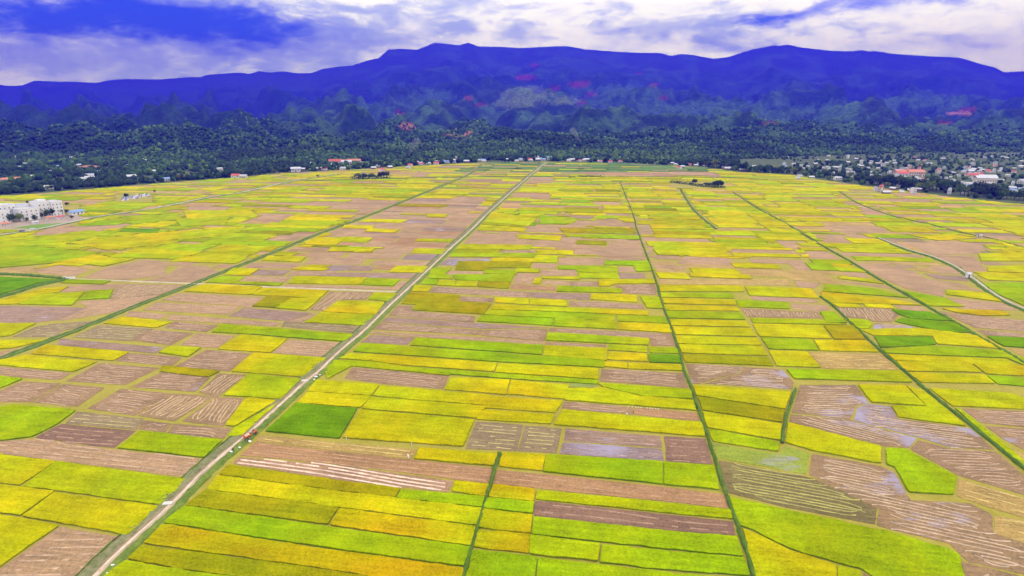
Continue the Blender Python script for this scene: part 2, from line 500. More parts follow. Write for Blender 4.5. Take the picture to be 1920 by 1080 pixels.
def H(X, Y):
    px = col_px(X, Y)
    yf = foot_Y(px)
    zc = crest_Z(px)
    t = np.clip((Y - yf) / (YC - yf), 0, 1.0)
    d = Y - yf
    wx = (fbm(X / 900, Y / 900, 3, 5) - 0.5) * 500
    wy = (fbm(X / 900 + 40, Y / 900, 3, 9) - 0.5) * 500
    spur = fbm((px + wx * .12) / 115 + 50, np.log(np.maximum(Y, 10)) * 3.4 + wy / 1500 + 20, 4, 21, True)
    hills = fbm((X + wx * .5) / 330, (Y + wy * .5) / 360, 4, 33, True)
    lw = np.clip((820 - px) / 350, 0, 1) * .8 + np.clip((px - 1250) / 300, 0, 1) * .35
    base = zc * ((1 - lw) * (0.10 * t + 0.90 * t ** 2.3) + lw * (0.02 * t + 0.98 * t ** 2.9))
    amp = np.minimum(t * 3.2, 1.0) * np.clip((1 - t) * 1.7, 0, 1)
    z = base + (spur - 0.60) * (110 + 1250 * t) * amp
    fh = np.clip(d / 350, 0, 1) * np.clip(1 - (d - 1500) / 1800, 0, 1)
    left = np.clip((760 - px) / 300, 0, 1)
    z = z + np.maximum(hills - 0.42, 0) * (52 + 30 * left) * fh
    knoll = fbm(px / 74 + 7 + wx / 3000, np.log(np.maximum(Y, 10)) * 8.5 + wy / 3000, 4, 47)
    z = z + (knoll - 0.5) * Y * 0.105 * np.clip(d / 1700, 0, 1) * np.clip(1.25 - t * 2.0, 0.0, 1) * (0.75 + .25 * left)
    z = z - 2.0 + np.clip(d / 60, 0, 1) * 2
    behind = Y > YC
    z = np.where(behind, zc - (Y - YC) * 0.16, z)
    z = np.where(d > 0, np.maximum(z, np.clip(d / 40, 0, 1) * 6 - 2), z)
    return np.where(d < 0, -2.0, z)

def HH(X, Y): return float(np.maximum(H(np.array([X]), np.array([Y]))[0], 0.0))

cols = np.arange(-440, 2380, 4.0)
rows = np.concatenate([np.geomspace(1000, 16000, 300), np.linspace(16150, 18000, 8)])
PX, YY = np.meshgrid(cols, rows)
XX = (PX - 960) / KH * YY
ZZ = H(XX, YY)
canopy = (fbm(PX / 5, np.log(YY) * 55, 3, 77) - 0.5) * np.clip((YY - 1100) / 1200, 0, 1) * (8 + YY / 500)
atc = np.clip(np.abs(YY - YC) / 200, 0, 1)
ZZ = ZZ + np.where(ZZ > 3, canopy * (0.25 + 0.75 * atc), 0)
nr, nc = XX.shape
V = np.stack([XX.ravel(), YY.ravel(), ZZ.ravel()], 1)
idx = np.arange(nr * nc).reshape(nr, nc)
Q = np.stack([idx[:-1, :-1].ravel(), idx[:-1, 1:].ravel(), idx[1:, 1:].ravel(), idx[1:, :-1].ravel()], 1)
# soil and clearings where they lie on the slopes
SX, SY = toscreen(V[:, 0], V[:, 1], V[:, 2])
n_ = fbm(SX / 34, np.log(V[:, 1]) * 16, 4, 3)
T = np.zeros((len(V), 3))
T[:] = (0.014, 0.034, 0.014)
lite = np.clip((n_ - 0.46) * 4, 0, 1)[:, None] * np.clip((9000 - V[:, 1]) / 4000, 0.35, 1)[:, None] * np.clip((SX - 350) / 350, 0.25, 1)[:, None]
T = T * (1 - lite) + np.array((0.048, 0.098, 0.026)) * lite
def patch(x, y, rx, ry, c, k=1.0, ex=0.5):
    global T
    w = (fbm(SX / 9, SY / 5, 4, int(x)) - 0.5) * ex * 3.2
    r = ((SX - x) / rx) ** 2 + ((SY - y) / ry) ** 2 + w
    m = np.clip((1.0 - r) * 3, 0, 1)[:, None] * k
    T = T * (1 - m) + np.array(c) * m
RED = (0.15, 0.028, 0.024); SOIL = (0.30, 0.13, 0.07); CLR = (0.115, 0.155, 0.045)
for a in ((877, 184, 15, 7), (905, 196, 22, 4), (985, 145, 34, 7), (1085, 158, 32, 10), (1000, 122, 16, 4), (1110, 176, 20, 6), (1090, 192, 12, 4), (1225, 158, 16, 5), (1195, 138, 16, 3), (1245, 184, 14, 5), (1040, 165, 18, 6), (1442, 231, 20, 6), (747, 212, 14, 6), (1815, 205, 30, 6), (1770, 230, 22, 5)):
    patch(a[0], a[1], a[2] * .72, a[3] * .7, RED, 0.7)
for a in ((985, 180, 52, 20), (960, 195, 40, 8), (1060, 188, 30, 9)): patch(*a, CLR, 0.62)
for a in ((765, 237, 16, 7), (862, 252, 30, 7), (1800, 212, 26, 4)): patch(*a, SOIL, 0.8)
for a in ((700, 205, 40, 14), (815, 182, 40, 12), (1160, 170, 50, 12), (1240, 205, 60, 14), (1350, 200, 60, 16), (1560, 215, 70, 18), (1750, 190, 60, 14), (1870, 235, 50, 12), (1120, 230, 60, 12)):
    patch(*a, (0.050, 0.105, 0.028), 0.6, 0.9)
o = link('mountain', fast_mesh('mountain', V, Q, M['forest'], T, smooth=True))
tag(o, 'forested blue mountain range with long crest behind the valley', kind='structure')

# the valley floor
gx = np.concatenate([[-23000], np.linspace(-4200, 4200, 60), [23000]]); gy = np.concatenate([np.linspace(-600, 1600, 60), [3000, 17900]])
A, B = np.meshgrid(gx, gy)
V = np.stack([A.ravel(), B.ravel(), np.zeros(A.size)], 1)
idx = np.arange(A.size).reshape(A.shape)
Q = np.stack([idx[:-1, :-1].ravel(), idx[:-1, 1:].ravel(), idx[1:, 1:].ravel(), idx[1:, :-1].ravel()], 1)
o = link('ground', fast_mesh('ground', V, Q, M['ground']))
tag(o, 'flat valley floor of earth bunds and dry grass between the plots', kind='structure')
# grassy village land beyond the fields, 20 cm above the plain
px = np.arange(-500, 2400, 20.0)
Va = []; Fa = []
for i, x in enumerate(px):
    y0, y1 = float(edge_Y(x)) + 2, max(float(foot_Y(x)) + 60, float(edge_Y(x)) + 40)
    for k in range(9):
        Y = y0 + (y1 - y0) * k / 8
        Va.append(((x - 960) / KH * Y, Y, 0.2 if k else 0.0))
    if i:
        for k in range(8):
            a = (i - 1) * 9 + k
            Fa.append((a, a + 9, a + 10, a + 1))
M['village'] = mat('village_ground', m_noise((0.025, 0.055, 0.013), (0.085, 0.105, 0.035), 0.06))
tag(link('terrain', mesh('terrain', Va, Fa, M['village'])), 'grassy village land between the rice fields and the hills', kind='structure')

# ------------------------------------------------------------------ haze over the whole valley
hm = bpy.data.materials.new('blue_haze'); hm.use_nodes = True
hm.node_tree.nodes.clear()
hb = NB(hm.node_tree)
ho = hb.n('ShaderNodeOutputMaterial'); hv = hb.n('ShaderNodeVolumePrincipled')
hm.node_tree.links.new(hv.outputs[0], ho.inputs['Volume'])
hv.inputs['Color'].default_value = (0.014, 0.006, 1.0, 1)
hv.inputs['Absorption Color'].default_value = (0.40, 0.36, 1, 1)
hv.inputs['Density'].default_value = 1.4e-4
hv.inputs['Anisotropy'].default_value = 0.0
bx = MB().box((0, 8700, 998), (48000, 19600, 2004))
tag(bx.build('haze', hm), 'thin blue haze filling the valley air', kind='stuff')

# ------------------------------------------------------------------ roads, lanes and ditches
L_ROAD = [(120, 1135), (180, 1080), (225, 1035), (320, 948), (380, 887), (437, 838), (478, 803), (520, 765), (568, 721), (600, 695), (633, 663), (687, 617), (727, 577), (767, 540), (817, 493), (847, 464), (883, 432), (917, 398), (960, 359), (992, 331), (1024, 304)]
L_TRACK = [(-140, 720), (0, 673), (113, 632), (187, 602), (277, 566), (360, 534), (417, 511), (513, 474), (587, 443), (637, 425), (700, 401), (757, 378), (803, 359), (828, 349), (880, 327), (903, 308)]
L_LANE = [(135, 523), (157, 524), (233, 527), (367, 532), (500, 538), (633, 543), (755, 548)]
L_LEFT = [(-120, 458), (0, 441), (67, 431), (133, 417), (180, 407), (290, 391), (387, 371), (447, 362), (493, 352), (547, 340), (633, 327)]
L_D1 = [(1163, 342), (1187, 403), (1193, 427), (1208, 467), (1230, 527), (1237, 557), (1250, 593), (1270, 650), (1281, 690), (1293, 720), (1323, 807), (1343, 870), (1363, 933), (1387, 997), (1413, 1080), (1430, 1135)]
L_D2A = [(1276, 355), (1300, 393), (1343, 430)]
L_D3 = [(1373, 360), (1423, 392), (1480, 423), (1540, 460), (1593, 490), (1630, 513), (1680, 542), (1747, 580), (1813, 618), (1867, 650), (1920, 681), (2010, 738)]
L_D4 = [(1538, 557), (1560, 573), (1607, 617), (1653, 660), (1723, 720), (1730, 727), (1813, 793), (1863, 833), (1917, 877), (1990, 940)]
L_D5 = [(1575, 360), (1610, 382), (1680, 407), (1740, 420), (1800, 436), (1860, 448), (1930, 468)]
L_D6 = [(1647, 447), (1700, 468), (1747, 482), (1785, 498), (1814, 516), (1847, 541), (1880, 563), (1920, 581), (2000, 615)]
L_D7 = [(937, 850), (920, 907), (907, 950), (887, 1020), (870, 1080), (862, 1130)]
L_D8 = [(1492, 730), (1473, 787), (1466, 832)]
L_FAR = [(560, 340), (700, 336), (880, 332), (1000, 331.5), (1160, 331.5), (1340, 333), (1440, 337)]
L_E1 = [(-120, 513), (0, 514), (60, 517), (130, 523)]
L_E2 = [(-120, 572), (0, 557), (67, 537), (128, 524)]

def polyline(px, step):
    P = [Vector(G(*p)) for p in px]
    out_ = []
    for i in range(len(P) - 1):
        p0, p1, p2, p3 = P[max(i - 1, 0)], P[i], P[i + 1], P[min(i + 2, len(P) - 1)]
        n = max(1, int((p2 - p1).length / step))
        for k in range(n):
            t = k / n
            out_.append(0.5 * ((2 * p1) + (p2 - p0) * t + (2 * p0 - 5 * p1 + 4 * p2 - p3) * t * t + (3 * p1 - p0 - 3 * p2 + p3) * t ** 3))
    out_.append(P[-1])
    return out_

def ribbon(name, px, prof, mat_, step=2.5, jit=0.25, zj=0.0, kind='structure', label=None, fade=True):
    """prof: (offset from the centre line, height) across the strip, left to right"""
    L = polyline(px, step)
    V = []; F = []; n = len(prof)
    for i, p in enumerate(L):
        d = (L[min(i + 1, len(L) - 1)] - L[max(i - 1, 0)]).normalized()
        nrm = Vector((d.y, -d.x))
        for k, (o_, z) in enumerate(prof):
            j = random.gauss(0, jit)
            c = p + nrm * (o_ + j)
            edge = k in (0, n - 1)
            V.append((c.x, c.y, z + (0 if edge else random.uniform(-zj, zj))))
        if i:
            a = (i - 1) * n
            for k in range(n - 1): F.append((a + k, a + k + 1, a + n + k + 1, a + n + k))
    me = mesh(name, V, F, mat_, smooth=True)
    return tag(link(name, me), label, kind=kind)

# main dirt road: verge left, two wheel tracks with a thin grassy middle, verge right
ribbon('road', L_ROAD, [(-1.5, 0.0), (-1.25, 0.34), (-0.6, 0.35), (0.1, 0.36), (0.75, 0.35), (1.05, 0.0)], M['road'], 2.0, 0.12, 0.02, label='straight pale dirt road crossing the rice plain')
M['rut'] = mat('worn_wheel_line', m_noise((0.40, 0.31, 0.22), (0.66, 0.55, 0.42), 1.4))
M['rutd'] = mat('brown_wheel_line', m_noise((0.17, 0.115, 0.07), (0.30, 0.21, 0.13), 1.2))
ribbon('wheel_rut', L_ROAD, [(-0.34, 0.36), (-0.2, 0.375), (0.1, 0.38), (0.24, 0.36)], M['rut'], 1.6, 0.11, 0.004, label='pale worn wheel line along the dirt road')
ribbon('wheel_rut', L_ROAD, [(-1.12, 0.352), (-0.98, 0.366), (-0.74, 0.368), (-0.6, 0.352)], M['rutd'], 1.6, 0.10, 0.004, label='brown wheel line along the dirt road')
ribbon('grass_verge', L_ROAD, [(-4.3, 0.0), (-3.9, 0.28), (-3.2, 0.34), (-2.4, 0.36), (-1.3, 0.37), (-1.0, 0.0)], M['verge_dry'], 1.6, 0.22, 0.10, 'stuff', label='rough dry grass along the left of the dirt road')
ribbon('grass_verge', L_ROAD, [(0.5, 0.0), (0.9, 0.38), (1.5, 0.44), (2.2, 0.45), (2.8, 0.36), (3.3, 0.0)], M['verge'], 1.6, 0.25, 0.16, 'stuff', label='green grass along the right of the dirt road')
ribbon('roadside_ditch', L_ROAD, [(-5.0, 0.0), (-4.8, 0.10), (-4.4, 0.40), (-4.2, 0.0)], M['bank'], 1.6, 0.18, 0.12, 'stuff', label='dark weedy ditch left of the dirt road')
# grassed track
ribbon('track_bank', L_TRACK, [(-2.5, 0.0), (-2.1, 0.4), (-1.5, 0.55), (-0.8, 0.45), (-0.4, 0.0)], M['bank'], 2.5, 0.25, 0.2, 'stuff', label='deep green weeds along the grassed track')
ribbon('path', L_TRACK, [(-0.75, 0.0), (-0.4, 0.24), (0.0, 0.26), (0.4, 0.24), (0.75, 0.0)], M['verge_dry'], 2.5, 0.15, 0.02, label='narrow pale grassed track left of the dirt road')
ribbon('track_bank', L_TRACK, [(0.5, 0.0), (0.8, 0.35), (1.4, 0.45), (1.9, 0.0)], M['bank'], 2.5, 0.25, 0.2, 'stuff', label='green weeds on the right of the grassed track')
ribbon('path', L_LANE, [(-1.3, 0.0), (-0.9, 0.24), (0, 0.26), (0.9, 0.24), (1.3, 0.0)], M['lane'], 3, 0.2, 0.02, label='pale field lane joining the track and the dirt road')
ribbon('road', L_LEFT, [(-2.6, 0.0), (-2.2, 0.4), (0, 0.42), (2.2, 0.4), (2.6, 0.0)], M['pave'], 4, 0.1, 0.01, label='pale concrete road in front of the white building')
ribbon('track_bank', L_LEFT, [(2.3, 0.0), (2.8, 0.5), (3.6, 0.7), (4.3, 0.0)], M['bank'], 4, 0.25, 0.2, 'stuff', label='dark green bank along the concrete road')
for nm, pl, w, h, lab in (('ditch', L_D1, 0.55, 0.85, 'straight green weedy ditch right of the picture centre'), ('ditch', L_D2A, 1.3, 0.7, 'short broad green ditch far out right of centre'),
                          ('ditch', L_D3, 0.95, 0.75, 'long dark green ditch crossing the right of the plain'), ('ditch', L_D4, 0.6, 0.85, 'green weedy ditch bordering the striped wet stubble'),
                          ('ditch', L_D5, 0.8, 0.6, 'thin green ditch at the far right'), ('ditch', L_D6, 2.6, 0.8, 'wide grassy canal bank curving to the right edge'),
                          ('ditch', L_D7, 0.5, 0.85, 'short dark green ditch in the bottom centre'), ('ditch', L_D8, 0.5, 0.85, 'short green ditch by the striped stubble'),
                          ('ditch', L_FAR, 2.0, 0.8, 'dark ditch running straight across the far fields'), ('ditch', L_E1, 2.2, 0.9, 'green bank behind the emerald plot'), ('ditch', L_E2, 2.2, 1.0, 'green bank in front of the emerald plot')):
    ribbon(nm, pl, [(-w, 0.0), (-w * .72, h * .75), (-w * .25, h), (w * .3, h * .9), (w * .75, h * .7), (w, 0.0)], M['bank'], 1.4, 0.26 * min(w, 1.5), 0.3 * h, 'stuff', label=lab)
ribbon('path', L_D6, [(-0.9, 0.0), (-0.7, 1.0), (0.0, 1.04), (0.7, 1.0), (0.9, 0.0)], M['lane'], 3, 0.1, 0.02, label='narrow path on the grassy canal bank')
# ------------------------------------------------------------------ field plots
KIND = {  # tint, rice?, words
 'Y': ((0.44, 0.36, 0.000), 1, 'bright yellow'), 'G': ((0.335, 0.35, 0.000), 1, 'yellow-green'), 'L': ((0.275, 0.325, 0.000), 1, 'lime green'),
 'E': ((0.135, 0.235, 0.000), 1, 'emerald green'), 'O': ((0.30, 0.245, 0.000), 1, 'olive gold'), 'A': ((0.43, 0.31, 0.000), 1, 'amber yellow'),
 'M': ((0.12, 0.19, 0.05), 1, 'dull grey-green'),
 'S': ((0.375, 0.24, 0.115), 0, 'pinkish tan'), 'R': ((0.285, 0.18, 0.082), 0, 'straw-striped pink'), 'V': ((0.285, 0.185, 0.08), 0, 'pale straw-striped'),
 'P': ((0.33, 0.20, 0.10), 0, 'white-striped'), 'B': ((0.345, 0.195, 0.08), 0, 'plain pinkish brown'), 'U': ((0.265, 0.17, 0.075), 0, 'striped puddled'),
 'W': ((0.285, 0.185, 0.115), 0, 'damp mauve'), 'Q': ((0.27, 0.19, 0.16), 0, 'flooded lilac-blue'), 'D': ((0.22, 0.125, 0.072), 0, 'dark brown'),
 'T': ((0.26, 0.19, 0.09), 0, 'olive brown'), 'N': ((0.17, 0.135, 0.04), 0, 'olive striped'), 'K': ((0.40, 0.27, 0.07), 0, 'yellowish tan'), 'X': ((0.24, 0.30, 0.02), 0, 'weedy puddled'),
}
WET = {'W': 0.30, 'Q': 0.62, 'U': 0.17, 'X': 0.12, 'R': 0.10, 'V': 0.08}
STRAW = {'R': (0.42, 0.285, 0.185), 'V': (0.45, 0.32, 0.185), 'P': (0.72, 0.53, 0.42), 'U': (0.46, 0.335, 0.225), 'N': (0.36, 0.335, 0.09), 'D': (0.33, 0.20, 0.13), 'S': (0.44, 0.29, 0.18), 'T': (0.40, 0.34, 0.12), 'B': (0.40, 0.23, 0.12), 'Q': (0.34, 0.26, 0.26), 'W': (0.34, 0.22, 0.18), 'K': (0.48, 0.36, 0.11)}

def area(P): return 0.5 * sum(P[i][0] * P[(i + 1) % len(P)][1] - P[(i + 1) % len(P)][0] * P[i][1] for i in range(len(P)))

def inset(P, g):
    n = len(P); out_ = []
    for i in range(n):
        a, b, c = Vector(P[i - 1]), Vector(P[i]), Vector(P[(i + 1) % n])
        d1 = (b - a).normalized(); d2 = (c - b).normalized()
        n1 = Vector((-d1.y, d1.x)); n2 = Vector((-d2.y, d2.x))
        k = n1 + n2
        if k.length < 1e-3: out_.append(tuple(b)); continue
        k.normalize()
        out_.append(tuple(b + k * (g / max(0.4, k.dot(n1)))))
    return out_ if area(out_) > 0.3 * area(P) else P

def inside(P, x, y):
    r = np.zeros(np.shape(x), dtype=bool); n = len(P); j = n - 1
    for i in range(n):
        xi, yi = P[i]; xj, yj = P[j]
        if yi != yj:
            c = ((yi > y) != (yj > y)) & (x < (xj - xi) * (y - yi) / (yj - yi) + xi)
            r ^= c
        j = i
    return r

def boundary(P, step, jit):
    """edges cut into short steps, corners rounded, a little wobble"""
    n = len(P); out_ = []
    for i in range(n):
        a, b = Vector(P[i]), Vector(P[(i + 1) % n])
        d = b - a; L = d.length
        if L < 1e-3: continue
        u = d / L; nn = Vector((-u.y, u.x))
        r = min(0.3, L * 0.2)
        k = max(1, int((L - 2 * r) / step))
        for q_ in range(k + 1):
            s = r + (L - 2 * r) * q_ / k
            w = jit * (2 * vnoise(np.array([(a.x + u.x * s) * 0.3]), np.array([(a.y + u.y * s) * 0.3]), 4)[0] - 1) + random.uniform(-jit, jit) * 0.5
            p = a + u * s + nn * w
            out_.append((p.x, p.y))
    return out_

def plot_mesh(code, P, h, spacing):
    tint, rice, _ = KIND[code]
    B = boundary(P, max(1.2, spacing * 1.4), 0.16 if rice else 0.14)
    xs = [p[0] for p in B]; ys = [p[1] for p in B]
    gx, gy = np.meshgrid(np.arange(min(xs), max(xs), spacing), np.arange(min(ys), max(ys), spacing))
    gx = gx.ravel() + RNG.uniform(-.35, .35, gx.size) * spacing; gy = gy.ravel() + RNG.uniform(-.35, .35, gy.size) * spacing
    Pin = inset(B, spacing * 0.5)
    k = inside(Pin, gx, gy)
    pts = [Vector(p) for p in B] + [Vector((a, b)) for a, b in zip(gx[k], gy[k])]
    nb_ = len(B)
    r = geometry.delaunay_2d_cdt(pts, [], [list(range(nb_))], 1, 1e-4)
    VV, FF = r[0], [f for f in r[2]]
    A = np.array([(v.x, v.y) for v in VV]); n = len(A)
    orig = {}
    for i, o_ in enumerate(r[3]):
        for j in o_:
            if j < nb_: orig[j] = i
    ring = [orig[j] for j in range(nb_) if j in orig]
    amp = 0.11 if rice else 0.035
    z = h + RNG.uniform(-1, 1, n) * amp + (fbm(A[:, 0] / 9, A[:, 1] / 9, 2, 8) - 0.5) * amp * 1.2
    t = np.zeros((n, 3)); t[:] = tint
    lo = fbm(A[:, 0] / 22, A[:, 1] / 22, 3, 51)[:, None] - 0.5
    if rice:
        t = t * (1 + lo * 0.42) * (1 + RNG.uniform(-.07, .07, (n, 1)))
        t[:, 0] *= 1 + 0.35 * (fbm(A[:, 0] / 30 + 9, A[:, 1] / 30, 2, 62) - 0.5)
        if code == 'A': t[:, 1] *= 1 + 0.5 * (fbm(A[:, 0] / 16, A[:, 1] / 7, 3, 71) - 0.5)
    else:
        t = t * (1 + lo * 0.35) * (1 + RNG.uniform(-.08, .08, (n, 1)))
    wet = np.full(n, WET.get(code, 0.0))
    if code in 'UQWXRVN':
        wf = fbm(A[:, 0] / 16 + 3, A[:, 1] / 13, 3, 91)
        wet = wet + np.clip((wf - 0.53) * (3.0 if code in 'UX' else 1.4), -0.3, 0.55)
        # machines churn the ground where they turn, at the ends of the rows
        uu = A[:, 0] * UC - A[:, 1] * US
        e = np.minimum(uu - uu.min(), uu.max() - uu)
        if code in 'URN': wet = wet + np.clip(1 - e / 6.0, 0, 1) * (0.38 if code == 'U' else 0.14)
    # skirt
    V = [(A[i][0], A[i][1], z[i]) for i in range(n)]
    F = [tuple(f) if area([A[i] for i in f]) > 0 else tuple(reversed(f)) for f in FF]
    m = len(ring)
    V += [(A[i][0], A[i][1], z[i]) for i in ring] + [(A[i][0], A[i][1], 0.0) for i in ring]
    st = np.array((0.17, 0.18, 0.012) if rice and code not in 'EL' else ((0.07, 0.14, 0.01) if rice else (0.2, 0.15, 0.06)))
    t = np.vstack([t, t[ring] * 0.75 + st * 0.25, np.tile(st, (m, 1))]); wet = np.concatenate([wet, np.zeros(2 * m)])
    for i in range(m):
        F.append((n + m + i, n + m + (i + 1) % m, n + (i + 1) % m, n + i))
    name = 'rice_plot' if rice else 'stubble_plot'
    return mesh(name, V, F, M['rice' if rice else 'stubble'], t, None if rice else wet, smooth=True)

def straw_rows(code, P, ang, gap, z):
    """low ridges of cut straw lying along the swaths"""
    ca, sa = math.cos(ang), math.sin(ang)
    Q_ = [(x * ca + y * sa, -x * sa + y * ca) for x, y in P]
    if area(P) < 0: P = P[::-1]; Q_ = Q_[::-1]
    v0, v1 = min(p[1] for p in Q_), max(p[1] for p in Q_)
    V = []; F = []; T_ = []
    col = np.array(STRAW[code])
    strong = code in 'RVPUN'
    end = 3.2 if code in 'RUN' else 1.6
    lines = []
    ringed = False
    if ringed:
        end = 3.4
        for d_ in ((1.1,) if random.random() < .6 else ()):
            I = inset(P, d_)
            for k in range(len(I)):
                p0, p1 = Vector(I[k]), Vector(I[(k + 1) % len(I)])
                if (p1 - p0).length > 5: lines.append((p0.lerp(p1, .8 / (p1 - p0).length), p1.lerp(p0, .8 / (p1 - p0).length)))
    v = v0 + (2.9 if ringed else gap * 0.8)
    while v < v1 - (2.2 if ringed else gap * 0.4):
        xs = []
        for i in range(len(Q_)):
            a, b = Q_[i], Q_[(i + 1) % len(Q_)]
            if (a[1] > v) != (b[1] > v): xs.append(a[0] + (b[0] - a[0]) * (v - a[1]) / (b[1] - a[1]))
        xs.sort()
        for k in range(0, len(xs) - 1, 2):
            a, b = xs[k] + end * random.uniform(.8, 1.25), xs[k + 1] - end * random.uniform(.8, 1.25)
            if b - a > 3: lines.append((Vector((a * ca - v * sa, a * sa + v * ca)), Vector((b * ca - v * sa, b * sa + v * ca))))
        v += gap * random.uniform(.93, 1.07)
    amp_ = random.uniform(.2, .7) * gap if code in 'UNR' else .2 * gap; wl = random.uniform(18, 40); php = random.uniform(0, 6)
    for p0, p1 in lines:
        L = (p1 - p0).length; dr = (p1 - p0) / L; nn = Vector((-dr.y, dr.x))
        n = max(2, int(L / 1.5)); ph = random.uniform(0, 99); base = None
        for i in range(n + 1):
            w = gap / 2 * ((0.34 if code != 'P' else .42) * random.uniform(.7, 1.2) if strong else 0.24 * random.uniform(.65, 1.25))
            sw = 0.5 * (vnoise(np.array([L * i / n * 0.05 + ph]), np.array([ph]), 2)[0] - .5) * gap
            hump = 0.20 * random.uniform(.5, 1.2) if strong else 0.09
            if random.random() < (0.008 if strong else 0.16): base = None; continue
            s_ = L * i / n; org = p0.x * ca + p0.y * sa + s_
            e_ = min(s_, L - s_); hook = (1.1 * math.exp(-e_ / 1.6) * (1 if int(ph * 7) % 2 else -1)) if code in 'UNRV' else 0
            c = p0 + dr * s_ + nn * (sw + amp_ * math.sin(org / wl * 2 + php) + hook); r = len(V)
            sh_ = random.uniform(.75, 1.15)
            for dv, zz in ((-w, 0.0), (0, hump), (w, 0.0)):
                p = c + nn * (dv + random.uniform(-.07, .07))
                V.append((p.x, p.y, z + zz)); T_.append(col * sh_ * random.uniform(.9, 1.1))
            if base is not None: F += [(base, r, r + 1, base + 1), (base + 1, r + 1, r + 2, base + 2)]
            base = r
    if not F: return None
    return mesh('straw_rows', V, F, M['straw'], np.array(T_))

